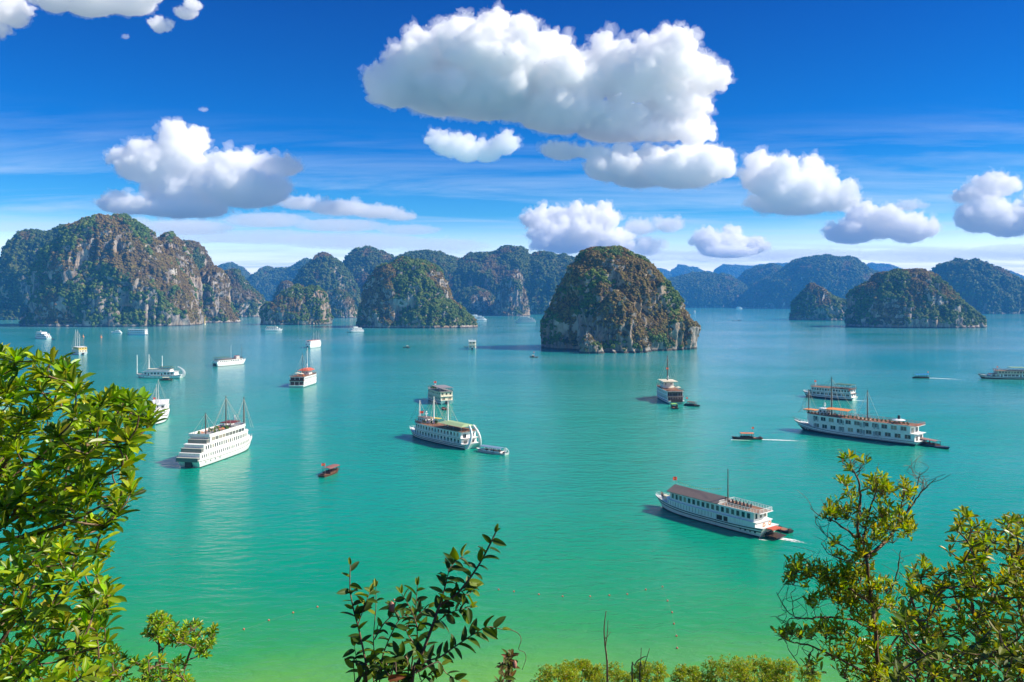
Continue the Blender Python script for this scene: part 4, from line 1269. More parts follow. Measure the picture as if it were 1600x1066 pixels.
# --- ship behind it
ship(1295, 622, 135, 32, 8.6, "brown and white double-deck ship with a green awning aft, behind the big three-masted ship", dict(
    h=1.6, bow=1.6, hull=WHITE, bands=((0.0, 0.45, DARKWOOD), (0.8, 0.95, DARKWOOD)),
    decks=[D((-0.46, 0.36), 3.8, win=(1.9, 1.2, 0.45), sternwin=(2, 1.4, 1.2), trim=DARKWOOD, slab=BROWN, aft=0.8),
           D((-0.45, 0.30), 6.3, win=(1.1, 1.2, 0.5), sternwin=(2, 1.4, 1.0), trim=DARKWOOD, slab=BROWN, aft=0.8, floor=TEAK, rail='bars', railmat=BROWN)],
    canopies=[dict(x=(-0.46, -0.14), w=3.4, z=8.9, mat=DARKGREEN, deck=6.4, kind='flat')], radar=(0.25, 6.4),
    masts=[], flags=[(0.24, 7.5, 2.5)], extra=lambda r, H, s: star_flag(r, -0.45 * H.L, s * 2.5, 4.2, 2.4, math.radians(203 - 135), 1.3)), G_SHIP)

# --- right edge
ship(1575, 592, 170, 42, 8.6, "brown and white ship cut by the photo's right edge", dict(
    h=1.6, bow=1.8, hull=WHITE, bands=((0.0, 0.5, BROWN), (0.75, 0.97, DARKWOOD)), deck=BROWN,
    decks=[D((-0.46, 0.30), 3.7, win=(2.0, 1.3, 0.5), trim=REDROOF, slab=BROWN, doors=5), D((-0.45, 0.20), 6.0, wall=CREAM, win=(1.4, 1.2, 0.5), trim=REDROOF, slab=BROWN, floor=TEAK, rail='bars', railmat=REDROOF)],
    canopies=[dict(x=(-0.36, -0.02), w=3.2, z=8.6, mat=GREENROOF, deck=6.1)], radar=(0.22, 4.6), flags=[(0.16, 6.2, 3.0)], bowrailmat=DARKWOOD), G_SHIP)

# --- ship with green roof and stern horns, centre
P18 = Vector((-30.0, 334.0, 0))
def c_extra(root, H, side):
    L = H.L
    MB().box((0.10 * L, -1.2, 9.0), (4.6, 2.2, 0.14), 0.3).build("yellow_awning", YELLOW, root)
    p = []
    r = random.Random(2)
    for i in range(12):
        p.append((r.uniform(-0.02, 0.22) * L, r.uniform(-2.6, 2.6), 6.8))
    plants(root, p)
ship(0, 0, 130.5, 46, 9.4, "white ship with pale green roof, three white masts and curved stern horns", dict(
    h=1.7, bow=1.5, stern=0.5, hull=WHITE, bands=((0.0, 0.22, BLACK), (0.48, 0.62, BLACK), (0.85, 0.95, BLACK)),
    decks=[D((-0.43, 0.36), 4.0, win=(1.2, 1.5, 1.0), sternwin=(2, 1.6, 1.4), siderail=True, trim=DARKWOOD, round=2.0, aft=1.5, wz=0.52),
           D((-0.42, 0.34), 6.6, win=(1.1, 1.5, 0.9), sternwin=(2, 1.6, 1.4), siderail=True, trim=DARKWOOD, round=2.0, aft=1.2, floor=TEAK, rail='bars', railmat=BROWN, wz=0.52)],
    wheelhouse=[(0.17, 0.30, 2.0, 6.7, 8.8, ROOFGREY)], radar=(0.22, 9.0), flags=[(0.27, 8.9, 2.4)],
    canopies=[dict(x=(-0.43, -0.08), w=3.9, z=8.6, mat=GREENROOF, deck=6.7, kind='hip', rise=0.7)],
    masts=[(0.33, 6.7, 15.6, WHITE, 0.26, 1), (0.10, 6.7, 18.2, WHITE, 0.28, 2), (-0.12, 6.7, 17.2, WHITE, 0.26, 1)], arch=dict(z=9.4, back=2.2, f=2.2), extra=c_extra), G_SHIP, pos=P18)
launch(768, 707.5, 142, 15.5, 3.6, "white tender with blue-grey roof moored at the stern horns of the green-roofed ship", WHITE, paint("blue_grey_roof", (0.17, 0.25, 0.36), 0.6), roof_x=(-0.36, 0.30), roof_z=2.3, horn=True, group=G_SMALL, band=BLACK)

# --- planted-roof ship seen from astern
def pl_extra(root, H, side):
    r = random.Random(8)
    plants(root, [(r.uniform(0.06, 0.34) * H.L, r.uniform(-3.0, 3.0), 7.0) for i in range(22)])
ship(685, 627, 114, 31, 9.0, "cream-sterned ship with plants and a grey awning on top, beyond the green-roofed ship", dict(
    h=1.7, bow=1.4, stern=0.6, hull=WHITE, bands=((0.0, 0.2, BLACK), (0.7, 0.9, DARKWOOD)), sternport=(2.2, 1.6),
    decks=[D((-0.47, 0.36), 4.3, win=(1.2, 1.2, 0.8), wall=CREAM, sternwin=(2, 1.5, 1.2), trim=DARKWOOD, round=2.0, aft=0.5),
           D((-0.46, 0.34), 6.9, win=(1.2, 1.2, 0.8), wall=CREAM, sternwin=(3, 0.9, 1.0), trim=DARKWOOD, round=2.0, aft=0.5, floor=GREY, rail='bars', railmat=DARKWOOD)],
    canopies=[dict(x=(-0.46, 0.02), w=4.0, z=9.2, mat=paint("slate_awning", (0.24, 0.22, 0.23), 0.8), deck=7.0)], flags=[(0.12, 7.0, 4.2)], radar=(0.2, 7.0), extra=pl_extra), G_SHIP)
launch(695, 640, 112, 7.5, 3.2, "dark little tender tied under the cream stern of the planted ship", DARKWOOD, None, group=G_SMALL)

# --- big white ship at the left, seen from astern
def left_extra(root, H, side):
    L = H.L
    # stepped stern galleries
    for x, z, w in ((-0.515, 2.4, 4.2), (-0.455, 5.2, 4.0), (-0.37, 7.8, 3.7)):
        MB().box((x * L, 0, z + 0.55), (0.12, 2 * w, 1.25)).build("stern_gallery", paint("grey_green_awning", (0.15, 0.18, 0.15), 0.7), root)
        MB().box((x * L + 0.9, 0, z + 1.28), (1.9, 2 * w, 0.14)).build("gallery_roof", paint("pale_grey_canvas", (0.42, 0.42, 0.36), 0.8), root)
    r = random.Random(3)
    plants(root, [(r.uniform(-0.28, 0.12) * L, r.uniform(-3.0, 3.0), 10.2) for i in range(18)])
    furniture(root, "deck_table", mk_table(ORANGE), [(r.uniform(-0.28, 0.05) * L, r.uniform(-3.0, 3.0), 10.165, r.random()) for i in range(14)], "orange table on the top deck of the three-decked white ship", "table", "orange tables on the three-decked ship's top deck")
P1 = Vector((-109.6, 302.5, 0))
ship(0, 0, 79, 44, 9.2, "white three-decked ship with stepped grey stern galleries and three dark masts, nearest at the left", dict(
    h=2.4, bow=1.6, stern=0.4, stern_w=0.9, hull=WHITE, bands=((0.0, 0.10, BLACK), (0.82, 0.88, DARKWOOD)), sternport=(2.4, 2.0), portholes=(-0.40, -0.2, 4, 1.6),
    decks=[D((-0.48, 0.40), 5.0, win=(0.55, 1.15, 0.75), round=3.5, aft=0.2, over=0.1, **{'in': 0.12}), D((-0.42, 0.36), 7.6, win=(0.7, 1.4, 0.7), round=3.5, aft=0.3, over=0.15),
           D((-0.33, 0.26), 10.0, win=(1.9, 1.2, 0.3), round=2.0, aft=0.8, floor=GREY, rail='solid', railh=0.8)],
    canopies=[dict(x=(0.06, 0.20), w=2.6, z=12.2, mat=paint("maroon_awning", (0.16, 0.03, 0.03), 0.8), deck=10.1)], radar=(0.2, 11.8),
    masts=[(-0.25, 10.0, 18.0, MASTWOOD, 0.2, 1), (0.06, 10.0, 22.5, MASTWOOD, 0.22, 2), (0.36, 7.6, 20.5, MASTWOOD, 0.22, 2)], extra=left_extra), G_SHIP, pos=P1)

# --- red roofed ship seen from astern
def red_extra(root, H, side):
    L = H.L
    for x, z in ((-0.45, 2.75), (-0.43, 5.55)):
        w = H.half(x * L) - 0.45
        for k in range(3):
            MB().box((x * L - 0.12, (k - 1) * w * 0.66, z), (0.10, w * 0.58, 2.1)).build("stern_screen", DARKWOOD, root)
    railing(H, -0.48 * L, -0.44 * L, 0.3, 4.15, BROWN, root, 0.9, solid=True)
    furniture(root, "parasol", mk_parasol(False), [(-0.40 * L, -2.4, 7.06, 0), (-0.30 * L, 1.6, 7.06, 0)], "round cream parasol on the red-roofed ship's open top deck", "parasol", "round parasols on the red-roofed ship")
    r = random.Random(6)
    furniture(root, "deck_table", mk_table(ORANGE), [(r.uniform(-0.44, -0.14) * L, r.uniform(-3.4, 3.4), 7.06, r.random()) for i in range(12)], "orange table on the red-roofed ship's open top deck", "table", "orange tables on the red-roofed ship's top deck")
ship(477, 601.5, 85, 36, 11.0, "white ship with red roof and brown open stern decks seen from behind, left of centre", dict(
    h=1.4, bow=1.8, stern=0.1, stern_w=0.92, hull=WHITE, bands=((0.0, 0.15, BLACK),), deck=DARKWOOD,
    decks=[D((-0.45, 0.40), 4.0, win=(0.7, 1.2, 1.6), sternwin=(3, 2.2, 1.9), aft=1.0, slab=WHITE, round=2.5, **{'in': 0.2}),
           D((-0.43, 0.38), 6.9, win=(0.7, 1.3, 1.0), sternwin=(3, 2.2, 1.9), aft=1.2, floor=TEAK, rail='bars', railmat=BROWN, round=2.5, **{'in': 0.2})],
    canopies=[dict(x=(-0.12, 0.22), w=4.3, z=10.0, mat=REDROOF, deck=7.0, kind='hip', rise=1.4)], wheelhouse=[(-0.02, 0.16, 2.8, 7.0, 9.6, WHITE)], radar=(0.1, 11.4),
    masts=[(-0.16, 7.0, 22.0, MASTWOOD, 0.16, 2), (0.12, 7.0, 25.5, WHITE, 0.2, 2)], extra=red_extra), G_SHIP)

# --- dark ship with parasols, right of centre
def dk_extra(root, H, side):
    L = H.L
    furniture(root, "parasol", mk_parasol(True), [(x * L, y, 7.06, 0) for (x, y) in ((-0.40, -1.9), (-0.40, 2.0), (-0.30, 0.4))], "square cream parasol on the stern deck of the ship with the tall stayed mast", "parasol", "square parasols on the dark-sterned ship")
    for z in (2.75, 5.5):
        MB().box((-0.42 * L - (0.02 if z < 4 else -0.78), 0, z), (0.10, 8.6, 2.3)).build("stern_screen", DARKWOOD, root)
    MB().box((-0.5 * L - 0.1, 0, 2.1), (0.3, 6.6, 1.8)).build("stern_counter", DARKWOOD, root)
ship(0, 0, 93, 40, 10.0, "blue-shadowed ship with dark open stern decks, cream parasols and a tall stayed mast", dict(
    h=1.6, bow=2.0, stern=0.2, stern_w=0.92, hull=WHITE, bands=((0.0, 0.25, BLACK), (0.8, 0.95, DARKWOOD)), deck=DARKWOOD,
    decks=[D((-0.42, 0.38), 4.0, win=(0.8, 1.2, 1.0), wall=WHITE, sternwin=(3, 2.4, 1.9), aft=1.8, slab=DARKWOOD, trim=CREAM, **{'in': 0.2}),
           D((-0.40, 0.36), 6.9, win=(0.8, 1.3, 1.0), wall=WHITE, sternwin=(3, 2.4, 1.9), aft=2.0, floor=TEAK, rail='bars', railmat=BROWN, **{'in': 0.2})],
    canopies=[dict(x=(-0.16, 0.2), w=4.4, z=11.3, mat=CREAM, deck=7.0)], wheelhouse=[(-0.02, 0.16, 3.2, 7.0, 11.0, CREAM)], radar=(0.0, 11.6),
    flags=[(-0.02, 14.0, 5.0)], masts=[(0.04, 11.4, 26.0, MASTWOOD, 0.3, 2)], extra=dk_extra), G_SHIP, pos=Vector((91.5, 469, 0)))
launch(1082, 634.5, 318, 9.5, 3.4, "dark tender with brown roof and red flag beside the ship with cream parasols", BLACK, BROWN, flag=4.0, group=G_SMALL)
launch(1054, 638, 92, 8, 3.4, "dark tender with lime green roof tied to the stern of the ship with cream parasols", DARKWOOD, paint("lime_canvas", (0.35, 0.62, 0.12), 0.7), group=G_SMALL, roof_x=(-0.1, 0.3))

# --- left group
def arch_extra(root, H, side):
    pass
ship(249, 590.5, 178, 36, 8.0, "white junk with three white masts and a tall curved stern horn, left", dict(
    h=2.0, bow=1.2, stern=0.8, hull=WHITE, bands=((0.0, 0.10, BROWN), (0.86, 0.96, BROWN)), portholes=(-0.3, 0.38, 9, 1.1),
    decks=[D((-0.36, 0.30), 4.8, win=(1.6, 1.4, 0.7), trim=BROWN, doors=4), D((-0.26, 0.22), 6.7, win=(0, 0, 0), trim=BROWN, over=0.5, slab=CREAM, **{'in': 1.0})],
    canopies=[dict(x=(-0.30, 0.0), w=3.2, z=8.4, mat=DARKGREEN, deck=6.8)],
    masts=[(0.47, 3.0, 17.0, WHITE, 0.3, 0), (0.22, 6.8, 17.5, WHITE, 0.32, 2), (-0.06, 6.8, 16.5, WHITE, 0.3, 0)], arch=dict(z=8.6, back=2.2, f=4.5, w=0.35), bowrailmat=BROWN), G_SHIP)
launch(259, 594.5, 182, 9.5, 3.0, "dark tender with pale roof alongside the three-masted white junk", BROWN, CREAM, group=G_SMALL)
ship(360, 570.5, 62, 36, 8.2, "white junk with a small red wheelhouse forward and a dark stern", dict(
    h=2.6, bow=1.6, stern=1.4, stern_w=0.8, hull=WHITE, bands=((0.0, 0.08, BROWN),), sternport=(3.0, 2.4),
    decks=[D((-0.44, 0.32), 5.2, win=(1.1, 1.1, 0.8), floor=TEAK, rail='bars', railmat=BROWN, trim=BROWN)],
    canopies=[dict(x=(-0.46, -0.12), w=3.4, z=7.6, mat=DARKGREEN, deck=5.3)], wheelhouse=[(0.14, 0.26, 1.7, 5.3, 7.6, REDROOF)],
    masts=[(0.02, 5.3, 18.0, STEEL, 0.12, 0), (0.36, 4.0, 17.5, MASTWOOD, 0.15, 0)]), G_SHIP)
ship(122.5, 553.5, 134, 33, 10.0, "white ship with a yellow stern and three thin masts, far left", dict(
    h=2.4, bow=1.4, stern=0.8, hull=WHITE, bands=((0.0, 0.08, BLACK), (0.8, 0.9, BROWN)), sternport=(2.0, 1.8),
    decks=[D((-0.47, 0.34), 5.2, win=(1.0, 1.0, 1.2), wall=CREAM, sternwin=(3, 1.0, 1.0), aft=0.3), D((-0.47, 0.05), 8.0, win=(1.0, 1.0, 1.0), wall=YELLOW, sternwin=(3, 1.0, 1.0), aft=0.3)],
    masts=[(0.30, 5.3, 26.0, STEEL, 0.2, 1), (0.08, 5.3, 26.0, STEEL, 0.2, 1), (-0.12, 8.0, 22.0, STEEL, 0.2, 1)]), G_SHIP)
ship(66, 529.5, 152, 34, 9.0, "white and blue-grey triple-decked ship farthest left by the massif", dict(
    h=2.2, bow=1.2, hull=WHITE, bands=((0.0, 0.1, BLACK),),
    decks=[D((-0.44, 0.36), 4.8, win=(2.0, 1.6, 0.7), sternwin=(2, 2.0, 1.6), trim=BLUE), D((-0.34, 0.32), 7.4, win=(1.8, 1.5, 0.7), sternwin=(2, 1.5, 1.2)), D((-0.14, 0.26), 9.8, win=(1.2, 1.0, 1.0))],
    radar=(0.1, 9.9)), G_SHIP)
launch(84, 530.5, 330, 8, 3.2, "dark violet-hulled tender at the stern of the triple-decked ship by the massif", paint("violet_hull", (0.10, 0.05, 0.14), 0.6), None, group=G_SMALL)
ship(182, 521, 178, 18, 5.0, "little white motor yacht close under the massif", dict(
    h=1.6, bow=1.0, decks=[D((-0.40, 0.26), 3.4, win=(1.2, 0.9, 0.6)), D((-0.30, 0.08), 5.0, win=(0, 0, 0))], masts=[(-0.1, 5.0, 8.6, STEEL, 0.14, 0)], bands=((0.0, 0.1, BLACK),)), None, name="motor_yacht", cat="yacht")
ship(214, 523.5, 172, 35, 9.0, "boxy blue and white double-deck ferry close under the massif", dict(
    h=1.6, bow=0.8, bands=((0.0, 0.2, BLUE), (0.7, 0.9, BLUE)), sternport=(3.0, 1.2),
    decks=[D((-0.46, 0.42), 5.2, win=(2.0, 1.4, 1.2), sternwin=(2, 1.2, 1.2), trim=BLUE), D((-0.46, 0.40), 8.6, win=(2.0, 1.4, 1.2), rail='bars', sternwin=(2, 1.2, 1.2))]), None, name="ferry", cat="ferry")
ship(428, 517.5, 8, 31, 8.0, "white ship in front of the two-humped island", dict(
    h=2.4, bow=1.4, bands=((0.0, 0.1, BROWN),), decks=[D((-0.46, 0.34), 5.4, win=(2.0, 1.4, 1.0)), D((-0.40, 0.20), 7.8, win=(2.0, 1.4, 0.8), slab=CREAM)], masts=[(0.1, 7.8, 10.5, STEEL, 0.15, 0)]), G_SHIP)
ship(491, 543, 75, 33, 8.6, "white high-sided ship with three thin masts beyond the red-roofed ship", dict(
    h=2.6, bow=1.6, stern=0.8, bands=((0.0, 0.06, BLACK),), sternport=(1.6, 2.2),
    decks=[D((-0.47, 0.38), 6.0, win=(1.0, 0.8, 2.4), sternwin=(2, 1.6, 1.0), **{'in': 0.15}), D((-0.44, 0.30), 8.6, win=(1.0, 0.8, 3.0), sternwin=(1, 2.4, 1.0), floor=REDROOF)],
    masts=[(-0.05, 8.6, 19.0, STEEL, 0.14, 1), (0.15, 8.6, 20.5, STEEL, 0.14, 1), (0.34, 6.0, 20.5, STEEL, 0.14, 1)]), G_SHIP)
ship(556, 519, 205, 28, 8.0, "white ship with blue-shadowed hull at the left foot of the flat-topped island", dict(
    h=2.0, bow=1.4, bands=((0.0, 0.15, BLACK),), decks=[D((-0.44, 0.32), 4.8, win=(1.4, 1.2, 1.0), trim=BLUE), D((-0.34, 0.24), 7.4, win=(1.2, 1.0, 1.0)), D((-0.1, 0.16), 9.4, win=(0, 0, 0))],
    masts=[(0.3, 5.0, 15.0, STEEL, 0.15, 0)]), G_SHIP)
launch(545, 519.5, 180, 8, 3, "tiny dark dinghy off the bow of the ship at the flat-topped island", DARKWOOD, None, group=G_SMALL, name="dinghy")
ship(738, 545.5, 92, 28, 9.0, "lone white double-deck boat seen from astern in open water left of the rounded island", dict(
    h=2.2, bow=1.2, stern=0.4, stern_w=0.9, bands=((0.0, 0.08, BLACK),), sternport=(2.0, 1.8),
    decks=[D((-0.47, 0.34), 5.8, win=(1.2, 1.2, 1.0), sternwin=(2, 2.4, 1.4), wall=CREAM), D((-0.45, 0.24), 9.4, win=(1.2, 1.2, 1.0), sternwin=(2, 2.2, 1.3), wall=CREAM, rail='bars')], masts=[(0.0, 9.4, 12.5, STEEL, 0.14, 0)]), G_SHIP)
launch(728, 542.5, 170, 5, 2.0, "red-brown dinghy just left of the lone white boat", BROWN, None, group=G_SMALL, name="dinghy")
launch(635, 543.5, 175, 8.5, 3.2, "small fishing boat alone in front of the flat-topped island", BROWN, CREAM, group=G_SMALL, name="fishing_boat", roof_x=(-0.3, 0.0))
launch(834, 558.5, 165, 9.0, 3.2, "small dark fishing boat with a pole at the left of the rounded island", BROWN, CREAM, group=G_SMALL, name="fishing_boat", flag=5.0, roof_x=(-0.05, 0.2))
ship(752, 501, 5, 30, 9.0, "white ship at the right foot of the flat-topped island", dict(
    h=2.4, bow=1.0, bands=((0.0, 0.1, BLACK),), decks=[D((-0.44, 0.36), 6.0, win=(1.6, 1.4, 1.2)), D((-0.40, 0.24), 9.6, win=(1.6, 1.4, 1.2)), D((-0.30, 0.05), 12.4, win=(0, 0, 0))]), G_SHIP)
ship(742, 497, 10, 28, 9.0, "white ship half hidden behind the flat-topped island's right foot", dict(
    h=2.4, bow=1.0, bands=((0.0, 0.1, BLACK),), decks=[D((-0.44, 0.36), 6.0, win=(1.6, 1.4, 1.2)), D((-0.30, 0.24), 9.6, win=(0, 0, 0))], masts=[(0.0, 9.6, 15.0, STEEL, 0.2, 0)]), G_SHIP)
ship(821, 505, 178, 50, 12.0, "white four-tiered cruise ship just left of the rounded island", dict(
    h=3.0, bow=1.8, bands=((0.0, 0.1, BLACK),), decks=[D((-0.46, 0.40), 6.4, win=(1.8, 1.4, 1.4)), D((-0.42, 0.36), 9.4, win=(1.8, 1.4, 1.4)), D((-0.34, 0.32), 12.2, win=(1.8, 1.4, 1.4)), D((-0.16, 0.24), 14.8, win=(1.8, 1.2, 1.4))], radar=(0.1, 15.0)), G_SHIP)
launch(515.5, 741, 72, 11, 3.4, "small brown boat with reddish roof and flag, alone between the two largest left ships", BROWN, paint("red_brown_roof", (0.26, 0.105, 0.085), 0.7), roof_x=(-0.22, 0.36), roof_z=2.4, flag=3.6, group=G_SMALL)
launch(1167, 686, 176, 13, 3.2, "dark brown boat with orange roof and red flag trailing a wake at the right", DARKWOOD, paint("orange_red_roof", (0.60, 0.20, 0.09), 0.7), roof_x=(-0.20, 0.22), roof_z=2.5, flag=4.6, group=G_SMALL, band=BROWN)
launch(1438, 591, 180, 12.5, 3.4, "dark boat with bright blue canopy trailing a long wake, far right", DARKWOOD, BLUE, roof_x=(-0.46, 0.34), roof_z=2.9, flag=4.4, group=G_SMALL)
launch(1460, 698, 294, 14, 3.6, "dark wooden tender with pale blue-edged roof at the stern of the balcony ship", DARKWOOD, paint("faded_red_roof", (0.35, 0.20, 0.17), 0.7), roof_x=(-0.42, 0.12), roof_z=2.5, flag=False, group=G_SMALL, band=BLUE)
launch(1221, 829, 122, 6.0, 2.6, "black tender tucked behind the nearest ship's stern", BLACK, None, group=G_SMALL)
launch(51.5, 561.5, 180, 13.5, 4.0, "boat with teal canopy half hidden behind the left tree top", WHITE, TEAL, roof_x=(-0.46, 0.40), roof_z=3.4, group=G_SMALL)
P31 = Vector((-172.8, 391.0, 0))
ship(0, 0, 288, 34, 8.6, "white ship pointing its bow this way, half hidden behind the left tree", dict(
    h=3.0, bow=2.2, hull=WHITE, bands=((0.0, 0.08, BLACK), (0.85, 0.95, BROWN)), decks=[D((-0.44, 0.30), 5.8, win=(1.2, 1.2, 0.9), trim=BROWN, bowwin=(3, 1.2, 1.1)), D((-0.40, 0.18), 8.4, win=(1.2, 1.2, 0.9), bowwin=(3, 1.2, 1.0))],
    flags=[(0.20, 8.5, 3.5)], masts=[(0.28, 6.0, 18.5, STEEL, 0.16, 2), (0.0, 8.5, 20.0, STEEL, 0.16, 1)]), G_SHIP, pos=P31)
ship(2, 628, 120, 30, 8.6, "white ship glimpsed through the leaves at the photo's left edge", dict(
    h=2.0, bow=1.4, bands=((0.0, 0.15, BLACK),), decks=[D((-0.45, 0.34), 5.0, win=(1.2, 1.2, 0.9), trim=BROWN), D((-0.42, 0.30), 8.0, win=(1.2, 1.2, 0.9), rail='bars')], masts=[(0.1, 8.0, 18.0, MASTWOOD, 0.16, 1)]), G_SHIP)
launch(1151, 501.5, 178, 26, 6.0, "long dark barge in open water right of the rounded island", BLACK, paint("barge_house", (0.30, 0.32, 0.36), 0.7), roof_x=(-0.34, -0.10), roof_z=4.5, group=G_SMALL, name="barge", cat="barge")
ship(1155, 483, 0, 34, 10.0, "faint white ship farthest out under the blue hills", dict(
    h=3.0, bow=1.5, bands=((0.0, 0.1, BROWN),), decks=[D((-0.42, 0.34), 8.0, win=(0, 0, 0)), D((-0.30, 0.2), 12.0, win=(0, 0, 0))]), G_SHIP)
ship(1085, 490, 95, 16, 8.0, "faint tiny boat near the rounded island's right flank", dict(
    h=3.0, bow=1.0, bands=((0.0, 0.1, BLACK),), decks=[D((-0.42, 0.34), 8.0, win=(0, 0, 0)), D((-0.30, 0.1), 11.0, win=(0, 0, 0))]), G_SHIP)
ship(385, 495.5, 0, 26, 10.0, "white harbour boat in the gap right of the massif", dict(
    h=3.0, bow=1.0, bands=((0.0, 0.1, BROWN),), decks=[D((-0.42, 0.34), 8.5, win=(2.0, 1.5, 2.0)), D((-0.30, 0.1), 12.0, win=(0, 0, 0))], masts=[(0.1, 12, 17, STEEL, 0.2, 0)]), G_SHIP)
ship(400, 495, 0, 22, 9.0, "low pale harbour boat beside the white one right of the massif", dict(
    h=2.4, bow=1.0, hull=CREAM, bands=((0.0, 0.1, BROWN),), decks=[D((-0.42, 0.30), 6.0, win=(2.0, 1.5, 2.0), wall=CREAM)]), G_SHIP)

# deck chairs on the nearest ship, black, in rows; and the people at its bow
def on_ship(root, x, y, z):
    a = root.rotation_euler.z; ca, sa = math.cos(a), math.sin(a)
    return Vector((root.location.x + x * ca - y * sa, root.location.y + x * sa + y * ca, z)), a
chair = None
for i, (x, y) in enumerate([(-7.6 - 1.15 * k, yy) for k in range(6) for yy in (1.5, 0.2)]):
    p, a = on_ship(near, x, y, 5.92)
    if chair is None:
        chair = empty("deck_chair", p, a)
        MB().box((0, 0, 0.32), (0.55, 0.55, 0.10)).build("seat", BLACK, chair)
        MB().box((-0.30, 0, 0.75), (0.10, 0.55, 0.95)).build("backrest", BLACK, chair)
        g = MB()
        for sx in (-.22, .22):
            for sy in (-.22, .22):
                g.box((sx, sy, 0.135), (0.06, 0.06, 0.27))
        g.build("chair_frame", BLACK, chair)
        c = chair
    else:
        c = chair.copy(); S.collection.objects.link(c)
        for ch in chair.children:
            d = ch.copy(); S.collection.objects.link(d); d.parent = c
        c.location = p; c.rotation_euler = (0, 0, a)
    tag(c, "black deck chair in the two rows on the nearest ship's top deck", "chair", "black chairs on the nearest ship's top deck")

def person(loc, rz, shirt, trousers, label, arm=0.15):
    """one skinned body; hair and clothes as children"""
    J = {'pel': (0, 0, 0.92), 'chest': (0.01, 0, 1.28), 'neck': (0.02, 0, 1.48), 'head': (0.04, 0, 1.62), 'crown': (0.03, 0, 1.72)}
    E = [('pel', 'chest'), ('chest', 'neck'), ('neck', 'head'), ('head', 'crown')]
    R = {'pel': 0.15, 'chest': 0.17, 'neck': 0.06, 'head': 0.105, 'crown': 0.07}
    for s, n in ((1, 'l'), (-1, 'r')):
        J.update({'sh' + n: (0, 0.18 * s, 1.40), 'el' + n: (arm * 0.5, 0.25 * s, 1.12), 'wr' + n: (arm + 0.05, 0.24 * s, 0.88), 'ha' + n: (arm + 0.08, 0.23 * s, 0.78),
                  'hip' + n: (0, 0.09 * s, 0.86), 'kn' + n: (0.03, 0.10 * s, 0.48), 'an' + n: (0, 0.10 * s, 0.08), 'to' + n: (0.14, 0.11 * s, 0.03)})
        E += [('chest', 'sh' + n), ('sh' + n, 'el' + n), ('el' + n, 'wr' + n), ('wr' + n, 'ha' + n), ('pel', 'hip' + n), ('hip' + n, 'kn' + n), ('kn' + n, 'an' + n), ('an' + n, 'to' + n)]
        R.update({'sh' + n: 0.07, 'el' + n: 0.05, 'wr' + n: 0.035, 'ha' + n: 0.03, 'hip' + n: 0.10, 'kn' + n: 0.065, 'an' + n: 0.045, 'to' + n: 0.035})
    def skin(name, keys, grow, mat, parent):
        ks = [k for k in J if k in keys]; ix = {k: i for i, k in enumerate(ks)}
        me = bpy.data.meshes.new(name); me.from_pydata([J[k] for k in ks], [(ix[a], ix[b]) for a, b in E if a in ix and b in ix], [])
        o = link(bpy.data.objects.new(name, me), parent)
        o.modifiers.new("skin", 'SKIN'); me.skin_vertices
        for i, k in enumerate(ks):
            me.skin_vertices[0].data[i].radius = (R[k] * grow, R[k] * grow)
        me.skin_vertices[0].data[0].use_root = True
        o.modifiers.new("sub", 'SUBSURF').levels = 1
        dg = bpy.context.evaluated_depsgraph_get(); dg.update()
        m2 = bpy.data.meshes.new_from_object(o.evaluated_get(dg)); o.modifiers.clear(); o.data = m2
        m2.materials.clear(); m2.materials.append(mat); m2.name = name
        return o
    root = empty("person", loc, rz); tag(root, label, "person")
    skin("body", set(J), 1.0, SKIN, root)
    skin("shirt", {'pel', 'chest', 'shl', 'shr', 'ell', 'elr'}, 1.16, shirt, root)
    skin("trousers", {'pel', 'hipl', 'hipr', 'knl', 'knr', 'anl', 'anr'}, 1.18, trousers, root)
    v, f = ICO2
    b = v * np.array([0.125, 0.115, 0.10]) + np.array([0.015, 0, 1.69])
    MB().add([tuple(x) for x in b], [tuple(x) for x in f]).build("hair", HAIR, root)
    return root
NAVY = paint("navy_cloth", (0.02, 0.03, 0.08), 0.9, 0.1); PALE = paint("pale_cloth", (0.6, 0.6, 0.62), 0.9, 0.1); OCHRE = paint("ochre_cloth", (0.6, 0.32, 0.08), 0.9, 0.1)
for x, y, rz, a, b, lb in ((16.6, 0.5, 2.6, PALE, NAVY, "person in a pale shirt standing at the bow of the nearest ship"), (15.7, 1.0, 2.0, NAVY, NAVY, "person in dark clothes standing at the bow of the nearest ship"),
                           (14.6, -0.9, 3.4, OCHRE, PALE, "person in an ochre shirt standing by the bow hatch of the nearest ship")):
    p, an = on_ship(near, x, y, 0); p.z = Hull(39, 8.0, 2.1, 1.0, 0.5).top(x) - 0.02
    person(p, an + rz, a, b, lb)

